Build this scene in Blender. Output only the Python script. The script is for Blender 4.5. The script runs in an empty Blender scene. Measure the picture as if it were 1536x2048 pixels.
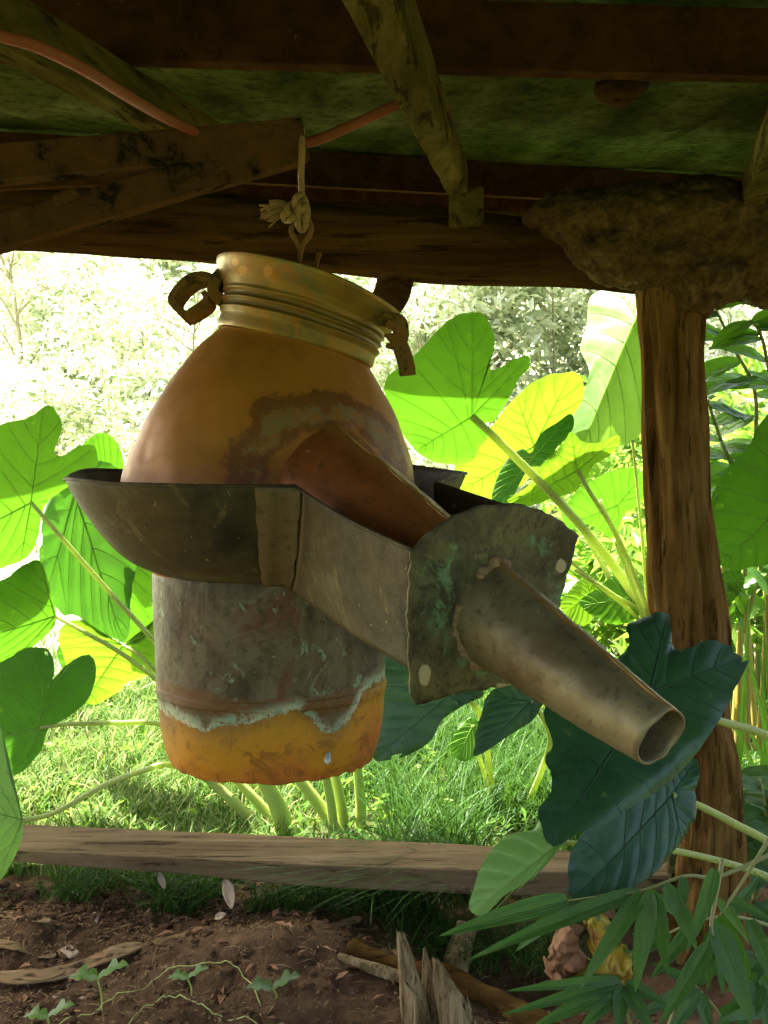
import bpy, bmesh, math, random
import numpy as np
from mathutils import Vector, noise
random.seed(7)
rng = np.random.default_rng(11)
S = bpy.context.scene
COL = S.collection
R = math.radians

# ------------------------------------------------------------------ camera
EYE = Vector((0, 0, 1.45)); FPX = 2000.0; HOR = 850.0
PITCH = math.atan((1024 - HOR) / FPX)
cam = bpy.data.cameras.new('camera'); camo = bpy.data.objects.new('camera', cam); COL.objects.link(camo)
camo.location = EYE; camo.rotation_euler = (math.pi / 2 - PITCH, 0, 0)
cam.sensor_fit = 'VERTICAL'; cam.sensor_height = 36; cam.sensor_width = 27
cam.lens = 36 * FPX / 2048; cam.clip_start = 0.05; cam.clip_end = 600
cam.dof.use_dof = False
S.camera = camo
# ------------------------------------------------------------------ sky and sun
SUN = Vector((-0.40, 0.24, 1.0)).normalized()
w = bpy.data.worlds.new('World'); S.world = w; w.use_nodes = True
nt = w.node_tree; nt.nodes.clear()
sky = nt.nodes.new('ShaderNodeTexSky'); sky.sky_type = 'NISHITA'; sky.sun_disc = False
sky.sun_elevation = math.asin(SUN.z); sky.sun_rotation = math.atan2(SUN.x, SUN.y)
sky.air_density = 0.8; sky.dust_density = 8.0; sky.ozone_density = 0.0
bg = nt.nodes.new('ShaderNodeBackground'); bg.inputs[1].default_value = 0.092
wo = nt.nodes.new('ShaderNodeOutputWorld')
nt.links.new(sky.outputs[0], bg.inputs[0]); nt.links.new(bg.outputs[0], wo.inputs[0])
sl = bpy.data.lights.new('sun', 'SUN'); sl.energy = 5.0; sl.angle = R(0.53); sl.color = (1, 0.95, 0.84)
so = bpy.data.objects.new('sun', sl); COL.objects.link(so); so.location = (0, 0, 20)
so.rotation_euler = SUN.to_track_quat('Z', 'Y').to_euler()
# ------------------------------------------------------------------ exposure
S.view_settings.view_transform = 'Standard'; S.view_settings.look = 'None'
S.view_settings.exposure = 3.0; S.view_settings.gamma = 1; S.view_settings.use_curve_mapping = False
S.cycles.max_bounces = 9; S.cycles.diffuse_bounces = 5; S.cycles.glossy_bounces = 3
S.cycles.transmission_bounces = 6; S.cycles.transparent_max_bounces = 8
S.cycles.use_denoising = True; S.cycles.sample_clamp_indirect = 8

# ------------------------------------------------------------------ helpers
_RX = Vector((1, 0, 0)); _FW = Vector((0, math.cos(PITCH), -math.sin(PITCH))); _UP = Vector((0, math.sin(PITCH), math.cos(PITCH)))
def ray(px, py):
    return _FW + _RX * ((px - 768) / FPX) + _UP * ((1024 - py) / FPX)
def P(px, py, Y):
    d = ray(px, py)
    return EYE + d * (Y / d.y)
def Pg(px, py, z=0.0):
    d = ray(px, py)
    return EYE + d * ((z - EYE.z) / d.z)
def proj(v):
    q = Vector(v) - EYE; d = q.dot(_FW)
    return 768 + FPX * q.dot(_RX) / d, 1024 - FPX * q.dot(_UP) / d
def px2m(n, Y): return n * Y / FPX
def nz(v, s=1.0): return noise.noise(Vector(v) * s)
def fbm(v, s=1.0, o=4): return noise.fractal(Vector(v) * s, 0.8, 2.0, o)
def interp(x, pts):
    xs = [p[0] for p in pts]; ys = [p[1] for p in pts]
    return float(np.interp(x, xs, ys))
def cat(pts, n, closed=False):
    """Catmull-Rom resample"""
    p = [Vector(q) for q in pts]; m = len(p); out = []
    segs = m if closed else m - 1
    for k in range(n):
        t = k / n * segs if closed else k / (n - 1) * segs
        i = min(int(t), segs - 1); f = t - i
        g = (lambda j: p[j % m]) if closed else (lambda j: p[max(0, min(m - 1, j))])
        a, b, c, d = g(i - 1), g(i), g(i + 1), g(i + 2)
        out.append(0.5 * ((2 * b) + (c - a) * f + (2 * a - 5 * b + 4 * c - d) * f * f + (3 * b - a - 3 * c + d) * f ** 3))
    return out

class MB:
    def __init__(s): s.v = []; s.f = []; s.att = {}
    def add(s, vs, fs):
        o = len(s.v); s.v += [Vector(q) for q in vs]; s.f += [tuple(i + o for i in f) for f in fs]; return o
    def loft(s, rings, closed=True, cap=(False, False)):
        n = len(rings[0]); vs = [q for r in rings for q in r]; fs = []
        for i in range(len(rings) - 1):
            for j in range(n if closed else n - 1):
                k = (j + 1) % n
                fs.append((i * n + j, i * n + k, (i + 1) * n + k, (i + 1) * n + j))
        if cap[0]: fs.append(tuple(range(n - 1, -1, -1)))
        if cap[1]: fs.append(tuple((len(rings) - 1) * n + j for j in range(n)))
        return s.add(vs, fs)
    def tube(s, path, rad, seg=8, cap=True, wob=0.0):
        path = [Vector(q) for q in path]; n = len(path)
        if not hasattr(rad, '__len__'): rad = [rad] * n
        rings = []; up = None
        for i, c in enumerate(path):
            t = (path[min(i + 1, n - 1)] - path[max(i - 1, 0)])
            t = t.normalized() if t.length > 1e-9 else Vector((0, 0, 1))
            if up is None:
                up = Vector((0, 0, 1)) if abs(t.z) < 0.9 else Vector((1, 0, 0))
            x = t.cross(up)
            if x.length < 1e-6: x = t.cross(Vector((0, 1, 0)))
            x.normalize(); y = x.cross(t).normalized(); up = y
            ring = []
            for j in range(seg):
                a = 2 * math.pi * j / seg; r = rad[i]
                q = c + (x * math.cos(a) + y * math.sin(a)) * r
                if wob: q += (x * math.cos(a) + y * math.sin(a)) * (r * wob * nz(q, 9))
                ring.append(q)
            rings.append(ring)
        return s.loft(rings, True, (cap, cap))
    def box(s, c, ax, ay, az):
        c, ax, ay, az = map(Vector, (c, ax, ay, az))
        vs = [c + ax * i + ay * j + az * k for i in (-1, 1) for j in (-1, 1) for k in (-1, 1)]
        return s.add(vs, [(0, 1, 3, 2), (4, 6, 7, 5), (0, 4, 5, 1), (2, 3, 7, 6), (0, 2, 6, 4), (1, 5, 7, 3)])
    def strap(s, path, wdir, width, thick):
        path = [Vector(q) for q in path]; n = len(path); rings = []
        wd = Vector(wdir).normalized()
        for i, c in enumerate(path):
            t = (path[min(i + 1, n - 1)] - path[max(i - 1, 0)]).normalized()
            nn = t.cross(wd).normalized()
            a = wd * (width / 2); b = nn * (thick / 2)
            rings.append([c + a + b, c - a + b, c - a - b, c + a - b])
        return s.loft(rings, True, (True, True))
    def build(s, name, mat, parent=None, base=None, smooth=True, bev=0.0, solid=0.0, sub=0):
        base = Vector(base) if base is not None else (parent_base(parent) if parent else Vector((0, 0, 0)))
        me = bpy.data.meshes.new(name)
        me.from_pydata([tuple(q - base) for q in s.v], [], s.f)
        for k, vals in s.att.items():
            a = me.attributes.new(k, 'FLOAT', 'POINT'); a.data.foreach_set('value', np.asarray(vals, dtype=np.float32))
        if smooth: me.polygons.foreach_set('use_smooth', [True] * len(me.polygons))
        me.materials.append(mat); me.update()
        o = bpy.data.objects.new(name, me); COL.objects.link(o)
        if parent: o.parent = parent
        else: o.location = base
        if solid:
            m = o.modifiers.new('solid', 'SOLIDIFY'); m.thickness = solid; m.offset = -1
        if bev:
            m = o.modifiers.new('bevel', 'BEVEL'); m.width = bev; m.segments = 2; m.limit_method = 'ANGLE'
        if sub:
            m = o.modifiers.new('sub', 'SUBSURF'); m.levels = sub; m.render_levels = sub
        return o
_BASE = {}
def parent_base(p):
    b = Vector((0, 0, 0))
    while p: b = b + p.location; p = p.parent
    return b
def tag(o, label=None, cat=None, group=None, kind=None):
    if label: o['label'] = label
    if cat: o['category'] = cat
    if group: o['group'] = group
    if kind: o['kind'] = kind
    return o
def thing(name, loc, label, cat, group=None):
    o = bpy.data.objects.new(name, None); COL.objects.link(o); o.location = loc; o.empty_display_size = 0.1
    return tag(o, label, cat, group)

# ------------------------------------------------------------------ materials
class NT:
    def __init__(s, name):
        s.m = bpy.data.materials.new(name); s.m.use_nodes = True; s.t = s.m.node_tree; s.t.nodes.clear()
        s.out = s.n('ShaderNodeOutputMaterial'); s.co = None
    def n(s, t, **kw):
        q = s.t.nodes.new(t)
        for k, v in kw.items(): setattr(q, k, v)
        return q
    def l(s, a, b): s.t.links.new(a, b)
    def put(s, sock, v):
        if v is None: return
        if hasattr(v, 'is_linked') or isinstance(v, bpy.types.NodeSocket): s.l(v, sock)
        elif isinstance(v, (tuple, list)) and sock.type == 'RGBA': sock.default_value = (*v[:3], 1)
        else: sock.default_value = v
    def coord(s, scale=(1, 1, 1), rot=(0, 0, 0)):
        if s.co is None: s.co = s.n('ShaderNodeTexCoord').outputs['Object']
        m = s.n('ShaderNodeMapping'); s.l(s.co, m.inputs[0]); m.inputs['Scale'].default_value = scale; m.inputs['Rotation'].default_value = rot
        return m.outputs[0]
    def noise(s, sc, det=5, rough=0.6, scale=(1, 1, 1), dist=0.0, rot=(0, 0, 0)):
        q = s.n('ShaderNodeTexNoise'); s.l(s.coord(scale, rot), q.inputs['Vector'])
        q.inputs['Scale'].default_value = sc; q.inputs['Detail'].default_value = det; q.inputs['Roughness'].default_value = rough
        q.inputs['Distortion'].default_value = dist
        return q.outputs['Fac']
    def voro(s, sc, feature='F1', scale=(1, 1, 1)):
        q = s.n('ShaderNodeTexVoronoi', feature=feature); s.l(s.coord(scale), q.inputs['Vector']); q.inputs['Scale'].default_value = sc
        return q.outputs['Distance']
    def attr(s, name): return s.n('ShaderNodeAttribute', attribute_name=name).outputs['Fac']
    def ramp(s, fac, stops, interp='LINEAR'):
        q = s.n('ShaderNodeValToRGB'); s.l(fac, q.inputs[0]); cr = q.color_ramp; cr.interpolation = interp
        while len(cr.elements) > 1: cr.elements.remove(cr.elements[-1])
        for i, (p, c) in enumerate(stops):
            e = cr.elements[0] if i == 0 else cr.elements.new(p)
            e.position = p; e.color = (c, c, c, 1) if not hasattr(c, '__len__') else (*c[:3], 1)
        return q.outputs[0]
    def math(s, op, a, b=None, c=None):
        q = s.n('ShaderNodeMath', operation=op)
        for i, v in enumerate((a, b, c)): s.put(q.inputs[i], v)
        return q.outputs[0]
    def step(s, x, a, b):
        q = s.n('ShaderNodeMapRange', interpolation_type='SMOOTHSTEP'); s.put(q.inputs[0], x)
        q.inputs[1].default_value = a; q.inputs[2].default_value = b
        return q.outputs[0]
    def mix(s, f, a, b):
        q = s.n('ShaderNodeMix', data_type='RGBA'); s.put(q.inputs[0], f); s.put(q.inputs[6], a); s.put(q.inputs[7], b)
        return q.outputs[2]
    def bump(s, h, strength=0.3, dist=0.01, prev=None):
        q = s.n('ShaderNodeBump'); s.l(h, q.inputs['Height']); q.inputs['Strength'].default_value = strength; q.inputs['Distance'].default_value = dist
        if prev: s.l(prev, q.inputs['Normal'])
        return q.outputs[0]
    def bsdf(s, col, rough=0.6, metal=0.0, normal=None, spec=0.5):
        if spec <= 0.02:
            q = s.n('ShaderNodeBsdfDiffuse'); s.put(q.inputs['Color'], col); q.inputs['Roughness'].default_value = 0.5
            if normal: s.l(normal, q.inputs['Normal'])
            return q.outputs[0]
        q = s.n('ShaderNodeBsdfPrincipled'); s.put(q.inputs['Base Color'], col); s.put(q.inputs['Roughness'], rough)
        s.put(q.inputs['Metallic'], metal); q.inputs['Specular IOR Level'].default_value = spec
        if normal: s.l(normal, q.inputs['Normal'])
        return q.outputs[0]
    def fin(s, sh): s.l(sh, s.out.inputs[0]); return s.m

def warm(c): return (c[0] * .96, c[1] * 1.0, c[2] * 0.80)
class WNT(NT):
    def ramp(s, fac, stops, interp='LINEAR'): return NT.ramp(s, fac, [(p, warm(c) if hasattr(c, '__len__') else c) for p, c in stops], interp)
    def mix(s, f, a, b): return NT.mix(s, f, warm(a) if isinstance(a, tuple) else a, warm(b) if isinstance(b, tuple) else b)
def mat_dome():
    m = WNT('aged_copper_dome')
    big = m.noise(5, 4, 0.55); fine = m.noise(60, 5, 0.7); mid = m.noise(16, 6, 0.65, dist=0.6)
    c = m.ramp(big, [(0.25, (0.33, 0.128, 0.014)), (0.5, (0.45, 0.185, 0.022)), (0.75, (0.53, 0.24, 0.038))])
    c = m.mix(m.math('MULTIPLY', m.step(mid, 0.5, 0.72), 0.35), c, (0.25, 0.10, 0.02))
    c = m.mix(m.math('MULTIPLY', m.step(fine, 0.62, 0.8), 0.4), c, (0.55, 0.36, 0.12))
    # reddish lower part near the water line
    lo = m.math('ADD', m.attr('low'), m.math('MULTIPLY', m.math('SUBTRACT', mid, 0.5), 0.5))
    c = m.mix(m.math('MULTIPLY', m.step(lo, 0.35, 1.0), 0.7), c, (0.38, 0.13, 0.045))
    # heat and verdigris stains ringed round the spout joint
    d = m.math('ADD', m.attr('joint'), m.math('MULTIPLY', m.math('SUBTRACT', m.noise(10, 9, 0.78, dist=0.3), 0.5), 0.075))
    d = m.math('ADD', d, m.math('MULTIPLY', m.math('SUBTRACT', fine, 0.5), 0.02))
    dark = m.math('MULTIPLY', m.step(d, 0.050, 0.043), m.step(d, 0.0, 0.01))
    c = m.mix(m.math('MULTIPLY', dark, 0.7), c, (0.13, 0.045, 0.015))
    grn = m.math('MULTIPLY', m.step(d, 0.036, 0.030), m.step(d, 0.010, 0.018))
    gc = m.mix(m.step(fine, 0.4, 0.62), (0.26, 0.20, 0.085), (0.36, 0.15, 0.02))
    c = m.mix(m.math('MULTIPLY', m.math('MULTIPLY', grn, 0.9), m.step(m.noise(22, 7, 0.75), 0.40, 0.52)), c, gc)
    b = m.bump(m.noise(9, 2, 0.4), 0.35, 0.02); b = m.bump(fine, 0.12, 0.003, b)
    return m.fin(m.bsdf(c, m.ramp(mid, [(0.3, 0.42), (0.7, 0.6)]), 0.22, b))
def mat_collar():
    m = WNT('tarnished_bronze_collar')
    big = m.noise(9, 5, 0.6, (1, 1, 1), 0.4); fine = m.noise(70, 5, 0.7); drip = m.noise(30, 4, 0.7, (1, 1, 0.25), 0.5)
    c = m.ramp(big, [(0.36, (0.13, 0.115, 0.045)), (0.46, (0.24, 0.155, 0.03)), (0.54, (0.30, 0.19, 0.036)), (0.64, (0.20, 0.175, 0.08))])
    c = m.mix(m.math('MULTIPLY', m.step(drip, 0.50, 0.62), 0.65), c, (0.36, 0.15, 0.02))
    c = m.mix(m.math('MULTIPLY', m.step(fine, 0.62, 0.75), 0.5), c, (0.16, 0.14, 0.08))
    c = m.mix(m.math('MULTIPLY', m.attr('groove'), 0.6), c, (0.12, 0.08, 0.03))
    wx = m.step(m.math('ADD', m.attr('wax'), m.math('MULTIPLY', m.math('SUBTRACT', fine, 0.5), 0.5)), 0.45, 0.6)
    c = m.mix(m.math('MULTIPLY', wx, 0.8), c, (0.46, 0.25, 0.07))
    return m.fin(m.bsdf(c, m.ramp(fine, [(0.3, 0.38), (0.7, 0.6)]), 0.4, m.bump(fine, 0.2, 0.003)))
def mat_pan():
    m = WNT('dark_tarnished_copper_pan')
    big = m.noise(6, 6, 0.65, dist=0.5); fine = m.noise(45, 6, 0.75); sp = m.noise(90, 3, 0.6)
    c = m.ramp(big, [(0.33, (0.022, 0.018, 0.009)), (0.45, (0.062, 0.050, 0.024)), (0.56, (0.075, 0.054, 0.024)), (0.66, (0.115, 0.105, 0.052))])
    c = m.mix(m.math('MULTIPLY', m.step(fine, 0.55, 0.75), 0.5), c, (0.030, 0.020, 0.009))
    c = m.mix(m.step(sp, 0.68, 0.73), c, (0.27, 0.24, 0.15))
    c = m.mix(m.math('MULTIPLY', m.step(m.noise(14, 4, 0.7, (1, 1, 0.4), 1.0), 0.59, 0.68), 0.6), c, (0.16, 0.14, 0.065))
    sm = m.math('ADD', m.attr('seam'), m.math('MULTIPLY', m.math('SUBTRACT', fine, 0.5), 0.7))
    c = m.mix(m.math('MULTIPLY', m.step(sm, 0.45, 0.6), 0.85), c, (0.15, 0.11, 0.060))
    return m.fin(m.bsdf(c, m.ramp(fine, [(0.3, 0.55), (0.7, 0.8)]), 0.12, m.bump(fine, 0.35, 0.004), 0.3))
def mat_plate():
    m = WNT('mottled_verdigris_plate')
    big = m.noise(13, 6, 0.72, dist=0.3); fine = m.noise(60, 6, 0.75); t = m.noise(17, 5, 0.75, (1, 1, 0.6), 1.2)
    c = m.ramp(big, [(0.34, (0.022, 0.020, 0.009)), (0.46, (0.075, 0.068, 0.030)), (0.56, (0.125, 0.118, 0.058)), (0.68, (0.14, 0.082, 0.028))])
    c = m.mix(m.math('MULTIPLY', m.step(fine, 0.48, 0.62), 0.75), c, (0.032, 0.025, 0.010))
    tq = m.math('ADD', t, m.math('MULTIPLY', m.attr('verd'), 0.15))
    c = m.mix(m.math('MULTIPLY', m.step(tq, 0.60, 0.74), m.step(fine, 0.42, 0.58)), c, (0.14, 0.24, 0.13))
    wd = m.math('ADD', m.attr('lichen'), m.math('MULTIPLY', m.math('SUBTRACT', fine, 0.5), 0.6))
    c = m.mix(m.step(wd, 0.45, 0.6), c, (0.45, 0.40, 0.28))
    return m.fin(m.bsdf(c, 0.62, 0.15, m.bump(m.math('ADD', big, fine), 0.35, 0.004)))
def mat_spout():
    m = WNT('weathered_copper_spout')
    big = m.noise(7, 5, 0.6, dist=0.4); fine = m.noise(55, 6, 0.75)
    c0 = m.ramp(big, [(0.32, (0.095, 0.062, 0.030)), (0.47, (0.165, 0.130, 0.078)), (0.62, (0.25, 0.222, 0.150))])
    c1 = m.ramp(big, [(0.3, (0.30, 0.085, 0.022)), (0.55, (0.40, 0.145, 0.035)), (0.8, (0.30, 0.11, 0.022))])
    f = m.math('ADD', m.attr('along'), m.math('MULTIPLY', m.math('SUBTRACT', big, 0.5), 0.25))
    c = m.mix(m.step(f, 0.60, 0.5), c0, c1)
    c = m.mix(m.math('MULTIPLY', m.step(f, 0.86, 1.0), 0.55), c, (0.36, 0.30, 0.20))
    c = m.mix(m.math('MULTIPLY', m.step(fine, 0.50, 0.66), 0.6), c, (0.065, 0.045, 0.020))
    c = m.mix(m.math('MULTIPLY', m.attr('ridge'), 0.7), c, (0.50, 0.27, 0.08))  # light catching the ridge painted in as a brighter line
    sp = m.noise(28, 3, 0.6)
    c = m.mix(m.math('MULTIPLY', m.step(sp, 0.70, 0.74), 0.8), c, (0.5, 0.46, 0.36))
    return m.fin(m.bsdf(c, m.ramp(fine, [(0.3, 0.36), (0.7, 0.6)]), 0.35, m.bump(fine, 0.22, 0.003)))
def mat_pot():
    m = WNT('patinated_still_pot')
    big = m.noise(8, 6, 0.65, (1, 1, 0.7), 0.6); fine = m.noise(55, 6, 0.75); st = m.noise(26, 5, 0.7, (1, 1, 0.22), 0.4)
    c = m.ramp(big, [(0.36, (0.030, 0.020, 0.011)), (0.46, (0.085, 0.060, 0.036)), (0.55, (0.135, 0.112, 0.078)), (0.64, (0.115, 0.048, 0.019))])
    c = m.mix(m.math('MULTIPLY', m.step(st, 0.52, 0.68), 0.5), c, (0.17, 0.165, 0.13))
    c = m.mix(m.math('MULTIPLY', m.step(fine, 0.50, 0.64), 0.65), c, (0.045, 0.029, 0.015))
    tq = m.noise(23, 5, 0.75, (1, 1, 0.8), 0.8)
    c = m.mix(m.math('MULTIPLY', m.step(tq, 0.58, 0.66), m.step(fine, 0.4, 0.55)), c, (0.22, 0.31, 0.24))
    jit = m.math('MULTIPLY', m.math('SUBTRACT', fine, 0.5), 0.09)
    h = m.math('ADD', m.attr('h'), m.math('ADD', jit, m.math('MULTIPLY', m.math('SUBTRACT', big, 0.5), 0.06)))
    # rusty girth band and the darker strip under it
    c = m.mix(m.math('MULTIPLY', m.math('MULTIPLY', m.step(h, 0.55, 0.58), m.step(h, 0.70, 0.62)), 0.8), c, (0.15, 0.062, 0.012))
    e = m.math('ADD', m.attr('edge'), m.math('ADD', jit, m.math('MULTIPLY', m.math('SUBTRACT', m.noise(14, 8, 0.8), 0.5), 0.10)))
    hot = m.ramp(m.math('ADD', m.math('MULTIPLY', m.attr('edge'), 3.2), m.math('MULTIPLY', m.math('SUBTRACT', big, 0.5), 0.9)),
                 [(0.0, (0.28, 0.15, 0.03)), (0.3, (0.48, 0.24, 0.02)), (0.55, (0.55, 0.25, 0.015)), (0.9, (0.52, 0.17, 0.03))])
    hot = m.mix(m.math('MULTIPLY', m.step(m.noise(19, 7, 0.75, dist=0.8), 0.50, 0.62), 0.6), hot, (0.20, 0.075, 0.02))
    hot = m.mix(m.math('MULTIPLY', m.step(fine, 0.55, 0.68), 0.5), hot, (0.10, 0.04, 0.012))
    c = m.mix(m.step(e, -0.005, 0.008), c, hot)
    crust = m.math('MULTIPLY', m.math('MULTIPLY', m.step(e, -0.075, -0.012), m.step(e, 0.008, 0.0)), m.step(m.math('ADD', m.noise(11, 7, 0.75), fine), 0.86, 1.04))
    c = m.mix(m.math('MULTIPLY', crust, 0.9), c, m.mix(m.step(fine, 0.42, 0.6), (0.60, 0.60, 0.48), (0.24, 0.36, 0.31)))
    return m.fin(m.bsdf(c, m.ramp(fine, [(0.3, 0.45), (0.7, 0.72)]), 0.2, m.bump(m.math('ADD', m.math('ADD', fine, st), crust), 0.35, 0.004)))
def mat_iron(name, a, b, rust):
    m = WNT(name); big = m.noise(16, 6, 0.7, dist=0.4); fine = m.noise(80, 5, 0.7)
    c = m.ramp(big, [(0.38, a), (0.46, b), (0.62, rust)])
    c = m.mix(m.math('MULTIPLY', m.step(fine, 0.66, 0.72), 0.5), c, (0.36, 0.24, 0.12))
    return m.fin(m.bsdf(c, 0.7, 0.0, m.bump(m.math('ADD', big, fine), 0.5, 0.006), 0.02))
def mat_wood(name, stops, scale, rough=0.8, bstr=0.6, crack=(0.02, 0.012, 0.006), pale=None, rot=(0, 0, 0), sc=14):
    m = WNT(name)
    g = m.noise(sc, 7, 0.7, scale, 0.8, rot); g2 = m.noise(sc * 3, 6, 0.7, scale, 0.3, rot); big = m.noise(3.5, 4, 0.6)
    c = m.ramp(m.math('ADD', m.math('MULTIPLY', g, 0.7), m.math('MULTIPLY', big, 0.3)), stops)
    ck = m.step(g2, 0.44, 0.37)
    c = m.mix(m.math('MULTIPLY', ck, 0.75), c, crack)
    if pale: c = m.mix(m.math('MULTIPLY', m.step(m.noise(6, 5, 0.65, scale, 0.8, rot), 0.58, 0.72), 0.65), c, pale)
    hgt = m.math('SUBTRACT', m.math('ADD', g, m.math('MULTIPLY', g2, 0.6)), m.math('MULTIPLY', ck, 0.8))
    return m.fin(m.bsdf(c, rough, 0, m.bump(hgt, bstr, 0.012), 0.02))
def mat_leaf(name, c1, c2, tr, tfac=0.5, rough=0.38, spot=(0.42, 0.42, 0.06), spots=0.5, spec=0.5, vc=0.4, vb=0.2):
    m = NT(name)
    big = m.noise(6, 4, 0.6); fine = m.noise(40, 5, 0.65)
    rnd = m.n('ShaderNodeObjectInfo').outputs['Random']
    f = m.math('ADD', m.step(m.math('ADD', m.math('MULTIPLY', big, 0.7), m.math('MULTIPLY', fine, 0.3)), 0.32, 0.68), m.math('MULTIPLY', m.math('SUBTRACT', rnd, 0.5), 0.4))
    f = m.math('MINIMUM', m.math('MAXIMUM', f, 0.0), 1.0)
    c = m.mix(f, c1, c2)
    va = m.attr('vein')
    c = m.mix(m.math('MULTIPLY', va, vc), c, tuple(min(1, x * 1.5 + 0.04) for x in c2))
    sp = m.math('MULTIPLY', m.step(m.noise(20, 3, 0.5), 0.68, 0.74), spots)
    c = m.mix(sp, c, spot)
    t = m.mix(f, tuple(x * 0.8 for x in tr), tr)
    t = m.mix(m.math('MULTIPLY', va, 0.3), t, tuple(x * 0.55 for x in tr))
    t = m.mix(m.math('MULTIPLY', sp, 0.8), t, tuple(min(1, x * 1.5) for x in tr))
    ql = m.math('ADD', m.math('MULTIPLY', va, -1.2), m.math('MULTIPLY', fine, 0.35))
    b = m.bump(ql, vb, 0.004)
    ret = m.math('MULTIPLY', m.step(m.voro(42, 'DISTANCE_TO_EDGE'), 0.07, 0.0), 0.22); c = m.mix(ret, c, tuple(min(1, x * 1.6 + 0.02) for x in c2)); t = m.mix(ret, t, tuple(x * 0.6 for x in tr))
    br = m.step(m.noise(9, 7, 0.8), 0.66, 0.71); c = m.mix(m.math('MULTIPLY', br, 0.7), c, (0.16, 0.11, 0.03)); t = m.mix(m.math('MULTIPLY', br, 0.6), t, (0.12, 0.10, 0.01))
    p = m.bsdf(c, rough, 0, b, spec)
    q = m.n('ShaderNodeBsdfTranslucent'); m.l(t, q.inputs[0]); m.l(b, q.inputs[1])
    x = m.n('ShaderNodeMixShader'); x.inputs[0].default_value = tfac; m.l(p, x.inputs[1]); m.l(q.outputs[0], x.inputs[2])
    return m.fin(x.outputs[0])
def mat_blade(name, stops, tr, tfac=0.35, rough=0.5):
    m = NT(name); c = m.ramp(m.attr('rnd'), stops)
    p = m.bsdf(c, rough, 0, None, 0.15)
    q = m.n('ShaderNodeBsdfTranslucent'); m.l(m.mix(0.5, c, tr), q.inputs[0])
    x = m.n('ShaderNodeMixShader'); x.inputs[0].default_value = tfac; m.l(p, x.inputs[1]); m.l(q.outputs[0], x.inputs[2])
    return m.fin(x.outputs[0])
def mat_stalk(name, c1, c2, dots=True, tr=(0.3, 0.5, 0.05), tf=0.2):
    m = NT(name); c = m.mix(m.noise(5, 4, 0.6), c1, c2)
    if dots:
        d = m.voro(75, 'F1'); c = m.mix(m.math('MULTIPLY', m.step(d, 0.24, 0.17), 0.8), c, (0.08, 0.06, 0.02))
    p = m.bsdf(c, 0.42, 0, None, 0.5)
    q = m.n('ShaderNodeBsdfTranslucent'); q.inputs[0].default_value = (*tr, 1)
    x = m.n('ShaderNodeMixShader'); x.inputs[0].default_value = tf; m.l(p, x.inputs[1]); m.l(q.outputs[0], x.inputs[2])
    return m.fin(x.outputs[0])

M = {}
M['dome'] = mat_dome(); M['collar'] = mat_collar(); M['pan'] = mat_pan(); M['plate'] = mat_plate(); M['spout'] = mat_spout(); M['pot'] = mat_pot()
M['latch'] = mat_iron('corroded_brass_latch', (0.07, 0.045, 0.02), (0.2, 0.13, 0.05), (0.26, 0.12, 0.04))
M['truss'] = mat_iron('rusty_painted_steel', (0.014, 0.012, 0.007), (0.082, 0.046, 0.026), (0.12, 0.056, 0.030))
M['purlin'] = mat_iron('red_oxide_steel', (0.040, 0.020, 0.009), (0.055, 0.025, 0.011), (0.08, 0.04, 0.016))
M['hook'] = mat_iron('rusty_iron_hook', (0.14, 0.085, 0.05), (0.24, 0.13, 0.07), (0.28, 0.14, 0.06))
M['post'] = mat_wood('weathered_post_wood', [(0.34, (0.040, 0.019, 0.006)), (0.45, (0.125, 0.064, 0.022)), (0.56, (0.25, 0.145, 0.056)), (0.68, (0.16, 0.082, 0.029))], (1, 1, 0.09), pale=(0.34, 0.21, 0.08))
M['log'] = mat_wood('dark_log_wood', [(0.34, (0.028, 0.014, 0.006)), (0.5, (0.070, 0.037, 0.014)), (0.66, (0.125, 0.070, 0.025))], (0.09, 1, 1), pale=(0.32, 0.18, 0.06))
M['rafter'] = mat_wood('mossy_rafter_wood', [(0.36, (0.035, 0.029, 0.010)), (0.5, (0.095, 0.078, 0.026)), (0.64, (0.16, 0.135, 0.048))], (1, 0.09, 1))
M['sill'] = mat_wood('grey_sill_timber', [(0.3, (0.085, 0.058, 0.038)), (0.5, (0.19, 0.135, 0.088)), (0.7, (0.28, 0.21, 0.145))], (0.07, 1, 1), crack=(0.03, 0.02, 0.014), bstr=0.5, sc=18)
M['bark'] = mat_wood('dry_bark', [(0.3, (0.12, 0.075, 0.045)), (0.5, (0.24, 0.16, 0.10)), (0.7, (0.36, 0.26, 0.17))], (0.2, 1, 1), bstr=0.4, sc=25)
M['splinter'] = mat_wood('splintered_stump_wood', [(0.36, (0.07, 0.042, 0.022)), (0.48, (0.26, 0.18, 0.105)), (0.62, (0.52, 0.40, 0.26))], (1, 1, 0.10), sc=34)
def mat_simple(name, col, rough=0.7, sc=30, var=0.3, bs=0.2):
    m = NT(name); n_ = m.noise(sc, 5, 0.7)
    c = m.mix(n_, tuple(x * (1 - var) for x in col), tuple(min(1, x * (1 + var)) for x in col))
    return m.fin(m.bsdf(c, rough, 0, m.bump(n_, bs, 0.004), 0.35))
M['rope'] = mat_simple('dusty_rope', (0.30, 0.20, 0.085), 0.9, 120)
M['cable'] = mat_simple('red_clay_cable', (0.24, 0.075, 0.032), 0.9, 60)
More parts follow.
